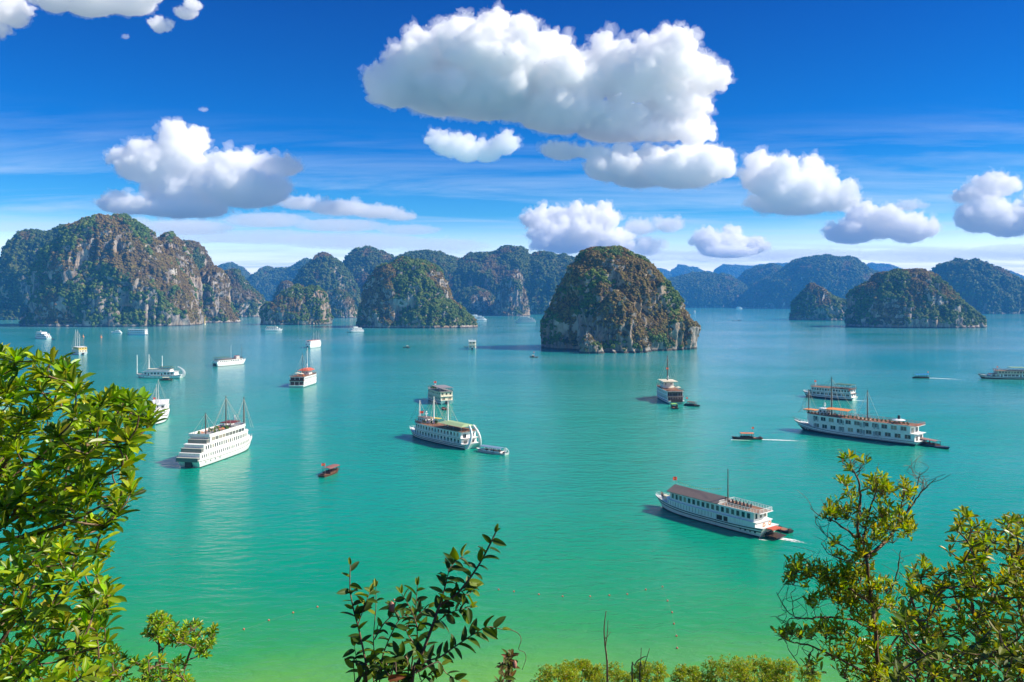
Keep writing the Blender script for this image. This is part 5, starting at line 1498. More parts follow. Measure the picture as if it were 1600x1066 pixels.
# ------------------------------------------------------------------ wakes, buoys, beacon
def wake(x0, y0, x1, y1, w0, w1, label, dens=0.55):
    a = Vector((x0, y0)); b = Vector((x1, y1)); d = b - a; L = d.length; n = Vector((-d.y, d.x)).normalized()
    V = []; m = 60; al = []
    for i in range(m + 1):
        s = i / m; c = a + d * s + n * (math.sin(s * 5) * w1 * 0.12); w = w0 + (w1 - w0) * s
        for j in range(7):
            t = j / 6 * 2 - 1
            V.append((c.x + n.x * w * t, c.y + n.y * w * t, 0.05 + 0.04 * math.sin(i * 1.7 + j)))
            al.append(max(0, (1 - s) ** 1.1 * (1 - abs(t) ** 2)))
    t = NT("wake_foam")
    at = t.new('ShaderNodeAttribute', attribute_name="foam").outputs['Fac']
    pos = t.new('ShaderNodeNewGeometry').outputs['Position']
    mp = t.new('ShaderNodeMapping', {0: pos}); mp.inputs['Rotation'].default_value = (0, 0, -math.atan2(d.y, d.x)); mp.inputs['Scale'].default_value = (0.5, 1.4, 1)
    # mapping applies scale before rotation, so turn the point first
    rot = t.new('ShaderNodeVectorRotate', {'Vector': pos, 'Angle': -math.atan2(d.y, d.x)}, rotation_type='Z_AXIS')
    sc = t.new('ShaderNodeVectorMath', {0: rot.outputs[0], 1: (0.35, 1.3, 1.0)}, operation='MULTIPLY')
    nz = t.noise(sc.outputs[0], 1.0, 6, 0.7)
    f = t.rng(t.math('ADD', t.math('MULTIPLY', at, 0.8), nz), 0.92 - dens * 0.25, 1.12 - dens * 0.25)
    df = t.new('ShaderNodeBsdfDiffuse', {'Color': (0.82, 0.84, 0.80, 1)}); tp = t.new('ShaderNodeBsdfTransparent')
    mx = t.new('ShaderNodeMixShader', {0: f}); t.l.new(tp.outputs[0], mx.inputs[1]); t.l.new(df.outputs[0], mx.inputs[2])
    o = np_mesh("wake", V, [grid_faces(m + 1, 7)], [t.done(mx.outputs[0])], {"foam": np.array(al)}, smooth=True)
    tag(o, label, "wake", kind="stuff")
def wake_px(p0, p1, w0, w1, label, dens=0.55):
    a, b = on_water(*p0), on_water(*p1); wake(a.x, a.y, b.x, b.y, w0, w1, label, dens)
wake_px((1203, 839), (1310, 860), 1.5, 4.0, "foaming wake behind the nearest ship", 0.15)
wake_px((1186, 843), (1215, 848), 0.5, 0.9, "thin foam under the nearest ship's stern corner", 0.4)
wake_px((1190, 687), (1300, 691.5), 0.8, 3.0, "long white wake behind the orange-roofed boat", 0.55)
wake_px((1450, 590.8), (1530, 594.5), 1.2, 3.4, "long white wake behind the blue-canopied boat", 0.75)
wake_px((1330, 625.5), (1380, 628.5), 1.0, 2.0, "faint wake behind the ship with the green awning", 0.35)
wake_px((1142, 687.5), (1192, 689), 0.5, 0.7, "bow foam along the orange-roofed boat", 0.7)

G_BUOY = "orange float buoys of the swimming line"
buoy_px = [(336, 1000), (381, 984), (420, 970), (458, 958), (496, 949), (616, 938), (655, 935), (779, 922), (803, 925), (842, 929.5), (879, 932.5), (922, 932.5), (952, 931), (980, 929), (1009, 922), (1035, 917.5), (1043, 939.5), (1050, 957.5), (1053, 975.5), (1057, 994.5), (1058, 1013.5)]
v3, f3 = ico(3)
b0 = None
ORB = paint("faded_orange_float", (0.62, 0.13, 0.07), 0.5, 0.2, 4.0)
for (x, y) in buoy_px:
    p = on_water(x, y)
    if b0 is None:
        b0 = empty("buoy", p)
        m = MB(); m.add([tuple(q) for q in v3 * np.array([0.17, 0.17, 0.16]) + np.array([0, 0, 0.10])], [tuple(q) for q in f3]); m.build("float", ORB, b0)
        MB().tube((0, 0, 0.25), (0, 0, 0.31), 0.05, 0.03, 8).build("eyelet", STEEL, b0)
        b = b0
    else:
        b = b0.copy(); S.collection.objects.link(b); b.location = p
        for ch in b0.children:
            d = ch.copy(); S.collection.objects.link(d); d.parent = b
    tag(b, "round faded orange float on the swimming line in the shallows", "buoy", G_BUOY)
m = MB()
for i in range(len(buoy_px) - 1):
    a, b = on_water(*buoy_px[i]), on_water(*buoy_px[i + 1]); a.z = b.z = 0.0
    m.tube(a, b, 0.012, 0.012, 4)
tag(m.build("buoy_line", paint("buoy_rope", (0.20, 0.26, 0.12), 0.9, 0.2)), "thin floating rope linking the orange floats in the shallows", "rope")
for (x, y, lb) in ((130, 526.5, "orange marker buoy between the triple-decked ship and the yellow-sterned ship"), (158, 527.5, "larger orange marker buoy right of the yellow-sterned ship")):
    p = on_water(x, y); b = empty("marker_buoy", p); tag(b, lb, "buoy")
    MB().tube((0, 0, -0.3), (0, 0, 1.2), 1.5, 1.4, 14).build("float", ORANGE, b)
    MB().tube((0, 0, 1.2), (0, 0, 4.0), 0.7, 0.15, 8).build("marker_tower", ORANGE, b)
p = on_water(320, 507.5); b = empty("beacon", p); tag(b, "thin yellow beacon tower at the foot of the massif", "beacon")
MB().tube((0, 0, -1), (0, 0, 3), 2.2, 2.0, 10).build("base", CREAM, b)
MB().tube((0, 0, 3), (0, 0, 15), 0.9, 0.6, 8).build("tower", YELLOW, b)
MB().box((0, 0, 15.8), (1.8, 1.8, 1.6), 0, 0.6).build("lantern", YELLOW, b)
p = on_water(168, 509.5); b = empty("hut", p); tag(b, "tiny white hut on the shore under the massif", "hut")
MB().box((0, 0, 3), (5, 5, 6)).build("wall", WHITE, b)
MB().loft([[(-3.2, -3.2, 6), (3.2, -3.2, 6), (3.2, 3.2, 6), (-3.2, 3.2, 6)], [(-.2, -.2, 9), (.2, -.2, 9), (.2, .2, 9), (-.2, .2, 9)]]).build("roof", TEAL, b)

# ------------------------------------------------------------------ plants on the slope in front of the viewer
BARK = None
def bark_material():
    t = NT("bark")
    p = t.new('ShaderNodeTexCoord').outputs['Object']
    c = t.mix(t.rng(t.noise(p, 30, 5, 0.6), 0.35, 0.65), (0.085, 0.055, 0.036), (0.26, 0.165, 0.10))
    c = t.mix(t.rng(t.noise(p, 6, 4), 0.5, 0.7, 0, 0.7), c, (0.28, 0.23, 0.17))
    b = t.new('ShaderNodeBump', {'Strength': 0.7, 'Distance': 0.01, 'Height': t.noise(p, 60, 5, 0.7)})
    return t.done(t.new('ShaderNodeBsdfPrincipled', {'Base Color': c, 'Roughness': 0.85, 'Specular IOR Level': 0.2, 'Normal': b.outputs[0]}).outputs[0])
BARK = bark_material()
def leaf_material(name, transl, rough, spec):
    t = NT(name)
    a = t.new('ShaderNodeAttribute', attribute_name="tint").outputs['Color']
    p = t.new('ShaderNodeTexCoord').outputs['Object']
    c = t.mix(t.rng(t.noise(p, 25, 4, 0.6), 0.45, 0.75, 0, 0.35), a, (0.035, 0.05, 0.006))
    b = t.new('ShaderNodeBsdfPrincipled', {'Base Color': c, 'Roughness': rough, 'Specular IOR Level': spec})
    tc = t.new('ShaderNodeHueSaturation', {'Saturation': 1.1, 'Value': 1.7, 'Color': c}).outputs[0]
    tr = t.new('ShaderNodeBsdfTranslucent', {'Color': tc})
    mx = t.new('ShaderNodeMixShader', {0: transl}); t.l.new(b.outputs[0], mx.inputs[1]); t.l.new(tr.outputs[0], mx.inputs[2])
    return t.done(mx.outputs[0])
LEAF = leaf_material("glossy_leaf", 0.40, 0.36, 0.45)
LEAF_DULL = leaf_material("dull_leaf", 0.30, 0.5, 0.3)

def leaf_template(kind):
    """unit-length leaf along +x, face up +z, folded on the midrib, drooping; returns verts, quads"""
    n = 6
    V = []; F = []
    for i in range(n + 1):
        s = i / n
        if kind == 'obovate':
            w = 0.30 * (s ** 0.75) * ((1 - s) ** 0.42) * 1.75 if s > 0.08 else 0.03
        else:                      # ovate
            w = 0.44 * (s ** 0.5) * ((1 - s) ** 0.75) * 1.75 if s > 0.08 else 0.03
        w = max(w * 0.62, 0.004)
        z = -0.16 * s * s + 0.05 * s
        V += [(s, -w, z + 0.30 * w), (s, -w * 0.45, z + 0.08 * w), (s, 0, z - 0.02), (s, w * 0.45, z + 0.08 * w), (s, w, z + 0.30 * w)]
    for i in range(n):
        for j in range(4):
            a = i * 5 + j
            F.append((a, a + 5, a + 6, a + 1))
    return np.array(V), np.array(F)
LT = {k: leaf_template(k) for k in ('obovate', 'ovate')}

class Foliage:
    def __init__(self, kind):
        self.V, self.F = LT[kind]; self.M = []; self.C = []; self.P = []
    def leaf(self, p, d, up, size, col, curl=1.0, roll=0.0):
        d = Vector(d).normalized(); up = Vector(up)
        y = up.cross(d)
        if y.length < 1e-3:
            y = d.orthogonal()
        y.normalize(); z = d.cross(y)
        if roll:
            q = Matrix.Rotation(roll, 3, d); y = q @ y; z = q @ z
        self.M.append((d * size, y * size, z * size * curl)); self.P.append(p); self.C.append(col)
    def build(self, name, mat, parent):
        if not self.M:
            return None
        M = np.array([[list(a), list(b), list(c)] for a, b, c in self.M]); P = np.array([list(p) for p in self.P])
        V = np.einsum('vk,nkj->nvj', self.V, M) + P[:, None, :]
        n = len(self.V)
        F = (self.F[None] + (np.arange(len(M)) * n)[:, None, None]).reshape(-1, 4)
        C = np.repeat(np.array(self.C), n, 0)
        return np_mesh(name, V.reshape(-1, 3), [F], [mat], {"tint": C}, smooth=True, parent=parent)

def smooth_path(pts, sub=4):
    P = [Vector(p) for p in pts]; out = []
    for i in range(len(P) - 1):
        a = P[max(i - 1, 0)]; b = P[i]; c = P[i + 1]; d = P[min(i + 2, len(P) - 1)]
        for k in range(sub):
            t = k / sub
            out.append(0.5 * ((2 * b) + (c - a) * t + (2 * a - 5 * b + 4 * c - d) * t * t + (3 * b - a - 3 * c + d) * t ** 3))
    return out + [P[-1]]

class Twigs:
    """branches as one connected-looking mesh of tapering tubes"""
    def __init__(self):
        self.m = MB()
    def path(self, pts, r0, r1, sub=4, n=6, wob=0.0, rr=None):
        S_ = smooth_path(pts, sub)
        if wob and rr:
            S_ = [p + Vector((rr.uniform(-1, 1), rr.uniform(-1, 1), rr.uniform(-1, 1))) * wob if 0 < i < len(S_) - 1 else p for i, p in enumerate(S_)]
        N = len(S_); rings = []
        for i, p in enumerate(S_):
            d = (S_[min(i + 1, N - 1)] - S_[max(i - 1, 0)]).normalized()
            u = d.cross(Vector((0.3, 0.9, 0.2))).normalized(); w = d.cross(u)
            r = r0 + (r1 - r0) * i / (N - 1)
            rings.append([tuple(p + (u * math.cos(a) + w * math.sin(a)) * r) for a in [k * 6.2832 / n for k in range(n)]])
        self.m.loft(rings)
        return S_

def in_poly(x, y, poly):
    c = False; j = len(poly) - 1
    for i in range(len(poly)):
        (xi, yi), (xj, yj) = poly[i], poly[j]
        if (yi > y) != (yj > y) and x < (xj - xi) * (y - yi) / (yj - yi) + xi:
            c = not c
        j = i
    return c

def lerp3(a, b, t):
    return tuple(x + (y - x) * t for x, y in zip(a, b))
YG = [(0.34, 0.45, 0.014), (0.25, 0.38, 0.013), (0.43, 0.50, 0.020), (0.15, 0.27, 0.011), (0.07, 0.15, 0.009), (0.04, 0.09, 0.008)]
DK = [(0.05, 0.10, 0.014), (0.08, 0.145, 0.014), (0.15, 0.22, 0.016), (0.24, 0.28, 0.018), (0.04, 0.07, 0.014)]

def rosette(fo, p, d, n, size, pal, rr, spread=0.9, droop=0.0):
    """whorl of leaves at a shoot tip"""
    d = Vector(d).normalized(); u = d.orthogonal().normalized(); v = d.cross(u)
    ph = rr.random() * 6.28
    base = pal[rr.randrange(len(pal))]
    for i in range(n):
        a = ph + i * 2.39996
        t = i / max(1, n - 1)                       # outer leaves lie flatter, inner ones stand up
        k = spread * (1.15 - 0.85 * t)
        ld = d * (1.0 - 0.55 * (1 - t)) + (u * math.cos(a) + v * math.sin(a)) * k + Vector((0, 0, -droop))
        c = lerp3(base, pal[rr.randrange(len(pal))], 0.55)
        c = tuple(x * rr.uniform(0.75, 1.25) * (1.0 + 0.25 * t) for x in c)
        fo.leaf(Vector(p) - d * size * 0.25 * (1 - t), ld, d, size * rr.uniform(0.7, 1.12) * (1.0 - 0.35 * t), c, rr.uniform(0.5, 2.0), rr.uniform(-0.5, 0.5))

def grow(tw, root_pts, tips, rr, r_tip=0.004, r_max=0.05, bend=0.25):
    """join every tip to the nearest node of the growing branch skeleton"""
    nodes = [Vector(p) for p in root_pts]
    root = nodes[0]
    order = sorted(tips, key=lambda t: (Vector(t) - root).length)
    dirs = []
    for t in order:
        t = Vector(t)
        best, bd = None, 1e9
        dt = (t - root).length
        for nd in nodes:
            if (nd - root).length > dt:
                continue
            q = (t - nd).length + 0.15 * abs(t.y - nd.y)
            if nd.z > t.z:
                q += (nd.z - t.z) * 1.2
            if q < bd:
                bd, best = q, nd
        best = best or root
        L = (t - best).length
        mid = (best + t) / 2 + Vector((rr.uniform(-1, 1), rr.uniform(-1, 1), rr.uniform(-1.0, 0.3))) * L * bend * 0.5
        S_ = tw.path([best, mid, t], r_tip * (1.0 + 5.0 * min(1.0, L)), r_tip, 4, 5)
        for p in S_[1:]:
            nodes.append(p)
        dirs.append((t, (S_[-1] - S_[-3]).normalized()))
    return dirs

rr = random.Random(77)
# ---- the broad-leaved tree filling the left side
def left_tree():
    root = empty("tree", (-4.6, 4.9, float(ground_z(np.array([-4.6]), np.array([4.9]))[0]) - 0.1))
    tag(root, "bright green broad-leaved tree reaching up the left edge of the photo", "tree")
    o = Vector(root.location)
    tw = Twigs(); fo = Foliage('obovate')
    poly = [(-260, 560), (-100, 540), (0, 553), (22, 548), (45, 566), (78, 560), (112, 572), (128, 600), (126, 618), (150, 630), (170, 616), (205, 618), (232, 636), (244, 655), (228, 672), (208, 695), (208, 722),
            (196, 745), (208, 765), (192, 795), (180, 815), (150, 838), (118, 822), (60, 800), (10, 812), (-60, 850), (-260, 850)]
    tips = []
    k = 0
    while len(tips) < 385 and k < 20000:
        k += 1
        x = rr.uniform(-260, 246); y = rr.uniform(545, 845)
        if not in_poly(x, y, poly) or (x < -60 and rr.random() < 0.6):
            continue
        Y = 4.7 + rr.uniform(-0.75, 0.75)
        p = world_at(x, Y, y)
        if all((p - q).length > 0.056 for q in tips):
            tips.append(p)
    # outline shoots exactly where the photo has them
    for x, y in ((22, 560), (12, 575), (80, 568), (100, 578), (120, 600), (172, 622), (195, 622), (215, 630), (232, 648), (236, 658), (205, 690), (200, 742), (205, 768), (185, 800), (158, 828), (150, 862), (165, 868)):
        tips.append(world_at(x, 4.45 + rr.uniform(-0.2, 0.2), y))
    for x, y in ((60, 815), (85, 822), (30, 830), (100, 840), (20, 845), (70, 842), (130, 835), (5, 822), (45, 850)):
        tips.append(world_at(x, 4.5 + rr.uniform(-0.2, 0.2), y))
    trunk = [o, o + Vector((0.35, -0.05, 1.1)), world_at(-160, 4.9, 960), world_at(-60, 4.8, 860)]
    S0 = tw.path(trunk, 0.085, 0.024, 6, 8)
    limbs = [[world_at(-60, 4.8, 860), world_at(20, 4.7, 812), world_at(80, 4.6, 775), world_at(130, 4.55, 730)], [world_at(-60, 4.8, 860), world_at(-10, 4.8, 760), world_at(25, 4.7, 690), world_at(45, 4.7, 640)],
             [world_at(20, 4.7, 812), world_at(60, 4.6, 720), world_at(130, 4.5, 680), world_at(175, 4.5, 655)], [world_at(-30, 4.8, 850), world_at(40, 4.6, 838), world_at(100, 4.5, 820), world_at(160, 4.4, 790)]]
    sk = list(S0)
    for l in limbs:
        sk += tw.path(l, 0.017, 0.006, 5, 7)
    for t, d in grow(tw, sk, tips, rr, 0.0032):
        out = Vector((0.25 * (t.x + 0.55), -0.25, 0.75)) + Vector((rr.uniform(-.5, .8), rr.uniform(-.6, .4), rr.uniform(-.2, .4)))
        rosette(fo, t, (d * 0.5 + out).normalized(), rr.randint(7, 12), 0.115, YG, rr, 0.95)
        # a few leaves back along the shoot
        for j in range(rr.randint(1, 4)):
            a = rr.random() * 6.28
            fo.leaf(t - d * rr.uniform(0.04, 0.14), Vector((math.cos(a), math.sin(a), rr.uniform(-.3, .5))), (0, 0, 1), 0.095 * rr.uniform(.7, 1.1), YG[rr.randrange(6)], rr.uniform(.5, 2), rr.uniform(-.4, .4))
    tr = tw.m.build("trunk", BARK, root); tr.location = -o
    f = fo.build("crown", LEAF, root); f.location = -o
left_tree()

def bush(name, label, poly, Y0, dY, ntips, mind, leaf, pal, base, kind='obovate', mat=None, nl=(7, 11), extra=(), limb=None, spread=0.95, seed=1, cat="bush", back=3, r_tip=0.003, up=0.75):
    rr = random.Random(seed)
    bx, by = base
    root = empty(name, (bx, by, float(ground_z(np.array([bx]), np.array([by]))[0]) - 0.1)); tag(root, label, cat)
    o = Vector(root.location)
    xs = [p[0] for p in poly]; ys = [p[1] for p in poly]
    tips = []; k = 0
    while len(tips) < ntips and k < 30000:
        k += 1
        x = rr.uniform(min(xs), max(xs)); y = rr.uniform(min(ys), max(ys))
        if not in_poly(x, y, poly):
            continue
        p = world_at(x, Y0 + rr.uniform(-dY, dY), y)
        if all((p - q).length > mind for q in tips):
            tips.append(p)
    tips += [world_at(x, Y0 - dY * 0.3 + rr.uniform(-dY, dY) * 0.3, y) for x, y in extra]
    tw = Twigs(); fo = Foliage(kind)
    sk = []
    cx = sum(xs) / len(xs); cy = max(ys)
    for l in (limb or [[(cx, cy), (cx, cy - (max(ys) - min(ys)) * 0.45)]]):
        P = [o + Vector((rr.uniform(-.1, .1), rr.uniform(-.1, .1), 0))] + [world_at(x, Y0, y) for x, y in l]
        sk += tw.path(P, r_tip * 5, r_tip * 2, 6, 7)
    for t, d in grow(tw, sk, tips, rr, r_tip):
        out = Vector((rr.uniform(-.6, .6), rr.uniform(-.6, .2) - 0.15, up + rr.uniform(-.3, .3)))
        rosette(fo, t, (d * 0.6 + out).normalized(), rr.randint(*nl), leaf, pal, rr, spread)
        for j in range(rr.randint(0, back)):
            a = rr.random() * 6.28
            fo.leaf(t - d * rr.uniform(0.3, 1.4) * leaf, Vector((math.cos(a), math.sin(a), rr.uniform(-.3, .5))), (0, 0, 1), leaf * rr.uniform(.6, 1.0), pal[rr.randrange(len(pal))], rr.uniform(.5, 2), rr.uniform(-.4, .4))
    tr = tw.m.build("trunk", BARK, root); tr.location = -o
    f = fo.build("crown", mat or LEAF, root); f.location = -o
    return root

bush("bush", "dense yellow-green broad-leaved bush in the bottom left corner",
     [(-220, 850), (-60, 850), (40, 858), (70, 838), (105, 852), (140, 890), (170, 925), (172, 955), (158, 985), (170, 1005), (150, 1030), (165, 1060), (170, 1140), (-220, 1140)],
     4.0, 0.6, 330, 0.055, 0.098, YG, (-2.6, 4.1), extra=((150, 895), (165, 915), (172, 930), (170, 948), (120, 868), (88, 852), (150, 985)), seed=5,
     limb=[[(-60, 1160), (-20, 1040), (30, 960), (60, 900)], [(20, 1160), (60, 1080), (110, 1020), (130, 960)]])
bush("bush", "small-leaved bush along the bottom edge right of the corner bush",
     [(120, 1020), (160, 1000), (190, 1008), (215, 1030), (250, 1025), (285, 1030), (300, 1060), (305, 1140), (110, 1140)], 5.2, 0.5, 240, 0.04, 0.055, YG, (-2.9, 5.3), seed=6, nl=(8, 12), up=0.6,
     limb=[[(170, 1160), (165, 1080)], [(240, 1160), (250, 1090)]])
bush("sapling", "little round-topped sapling standing clear of the bushes at the lower left",
     [(228, 975), (238, 960), (262, 958), (268, 975), (285, 985), (292, 968), (312, 968), (318, 985), (336, 980), (335, 1005), (322, 1025), (305, 1020), (300, 1008), (285, 1005), (262, 1010), (246, 1000), (228, 995)],
     5.6, 0.25, 105, 0.035, 0.05, YG, (-2.45, 5.7), seed=7, nl=(8, 12), cat="sapling", limb=[[(255, 1120), (250, 1050), (248, 990)], [(275, 1120), (290, 1040), (305, 1000)]])

# ---- dark-leaved shrub in the middle, stems and leaves as seen
def middle_shrub():
    rr = random.Random(9)
    b = (-0.55, 4.0)
    root = empty("shrub", (b[0], b[1], float(ground_z(np.array([b[0]]), np.array([b[1]]))[0]) - 0.1))
    tag(root, "dark ovate-leaved shrub with open stems at the bottom centre", "shrub")
    o = Vector(root.location); tw = Twigs(); fo = Foliage('ovate')
    Z = lambda x, y: (480 + x / 4.008, 800 + y / 4.008)
    stems = [([(380, 1200), (375, 1000), (350, 860), (320, 720), (290, 610), (268, 480), (270, 330)], 4.0, 0.010, 22),
             ([(430, 1200), (430, 1000), (415, 800), (430, 600), (430, 470)], 4.1, 0.006, 9),
             ([(640, 1250), (690, 980), (730, 860), (790, 700), (830, 590), (900, 540), (960, 490), (1050, 370), (1110, 270), (1180, 130)], 3.9, 0.013, 34),
             ([(830, 590), (860, 480), (880, 400), (900, 300)], 3.9, 0.006, 12), ([(880, 370), (930, 310), (985, 270)], 3.85, 0.004, 7),
             ([(680, 1010), (740, 940), (830, 910), (900, 860), (960, 820), (1050, 760), (1130, 720), (1220, 735)], 3.85, 0.007, 22),
             ([(640, 1150), (690, 850), (680, 640), (690, 460)], 4.15, 0.007, 18), ([(690, 720), (650, 610), (590, 510)], 4.0, 0.005, 10),
             ([(430, 1080), (480, 880), (560, 700), (620, 640)], 4.05, 0.006, 14), ([(420, 800), (480, 700), (540, 640), (540, 600)], 3.95, 0.005, 9),
             ([(320, 700), (370, 560), (395, 500)], 4.0, 0.004, 6), ([(310, 1200), (310, 960), (295, 840)], 4.0, 0.005, 9), ([(720, 880), (620, 740), (700, 640), (760, 600)], 4.1, 0.005, 14),
             ([(800, 700), (880, 640), (960, 610), (1020, 600)], 3.95, 0.005, 12), ([(960, 490), (1000, 520), (1050, 480)], 3.9, 0.004, 6), ([(640, 1200), (600, 960), (560, 900), (500, 950)], 3.9, 0.006, 18),
             ([(700, 1000), (820, 940), (870, 1010), (960, 1060)], 3.8, 0.005, 9), ([(560, 1200), (520, 1040), (470, 980), (440, 1000)], 3.8, 0.006, 16), ([(450, 1200), (560, 1050), (610, 980)], 3.85, 0.006, 14),
             ([(330, 1200), (360, 1050), (400, 960)], 3.95, 0.005, 10), ([(660, 1200), (720, 1060), (790, 1010)], 3.9, 0.006, 12)]
    for pts, Y, r, n in stems:
        P = [world_at(*[(Z(x, y))[0], Y + 0.05 * i / len(pts), Z(x, y)[1]]) for i, (x, y) in enumerate(pts)]
        if pts[0][1] >= 1150:
            P = [o + Vector((rr.uniform(-.15, .15), rr.uniform(-.1, .1), 0))] + P
        S_ = tw.path(P, r * 0.75, r * 0.28, 6, 6)
        k0 = int(len(S_) * (0.25 if pts[0][1] >= 1150 else 0.1))
        for i in range(int(n * 1.0)):
            t = k0 + (len(S_) - 2 - k0) * (i + rr.random() * 0.6) / (n * 1.0)
            j = min(int(t), len(S_) - 2); p = S_[j].lerp(S_[j + 1], t - j); d = (S_[j + 1] - S_[j]).normalized()
            side = 1 if i % 2 else -1
            lat = d.cross(Vector((0, -1, 0))).normalized() * side
            ld = lat * rr.uniform(0.5, 1.0) + d * rr.uniform(0.2, 0.8) + Vector((rr.uniform(-.3, .3), rr.uniform(-.7, .5), rr.uniform(-.35, .25)))
            c = DK[rr.choice((0, 0, 1, 1, 2, 3, 4, 4))]
            fo.leaf(p, ld, Vector((rr.uniform(-.4, .4), rr.uniform(-.9, .1), 1)), 0.076 * rr.uniform(0.6, 1.2), c, rr.uniform(0.6, 2.0), rr.uniform(-0.7, 0.7))
        for q in range(3):
            d = (S_[-1] - S_[-3]).normalized()
            fo.leaf(S_[-1], d + Vector((rr.uniform(-.6, .6), rr.uniform(-.4, .4), rr.uniform(0, .5))), (0, -0.5, 1), 0.05 * rr.uniform(.6, 1), DK[rr.choice((2, 3))], 1.5)
    # curling tendril at the right end
    P = [world_at(*(lambda q: (q[0], 3.9, q[1]))(Z(x, y))) for x, y in ((1220, 735), (1265, 735), (1320, 760), (1340, 800), (1325, 860), (1360, 880), (1370, 920), (1345, 990))]
    tw.path(P, 0.0022, 0.0012, 5, 5)
    st = tw.m.build("stem", BARK, root); st.location = -o
    f = fo.build("foliage", LEAF_DULL, root); f.location = -o
    # two rolled reddish buds and a curled dead leaf low down
    for (x, y, s, mt) in ((530, 600, 0.045, paint("pink_bud", (0.42, 0.20, 0.14), 0.6)), (1300, 960, 0.035, paint("pink_bud", (0.42, 0.20, 0.14), 0.6))):
        q = world_at(*(lambda q: (q[0], 3.95, q[1]))(Z(x, y)))
        v, fc = ICO2
        bo = MB().add([tuple(Vector((a[0] * s * 0.32, a[1] * s * 0.32, a[2] * s * (0.7 if a[2] > 0 else 0.5))) + q) for a in v], [tuple(t) for t in fc]).build("bud", mt, root); bo.location = -o
    dl = Foliage('ovate')
    dl.leaf(world_at(606, 3.6, 1062), (1, -0.1, 0.25), (0, -1, 0.6), 0.075, (0.20, 0.07, 0.03), 4.0)
    q = dl.build("dead_leaf", LEAF_DULL, root); q.location = -o
middle_shrub()
bush("weed", "withered weed with curled brown leaves right of the dark shrub", [(782, 1035), (790, 1020), (800, 1022), (806, 1045), (808, 1080), (780, 1080)], 4.4, 0.12, 12, 0.03, 0.06, [(0.10, 0.13, 0.02), (0.16, 0.09, 0.04), (0.06, 0.09, 0.015)], (0.0, 4.5), 'ovate', LEAF_DULL,
     (4, 6), extra=((795, 1022), (800, 1040)), seed=12, cat="weed", limb=[[(796, 1090), (794, 1040)]])

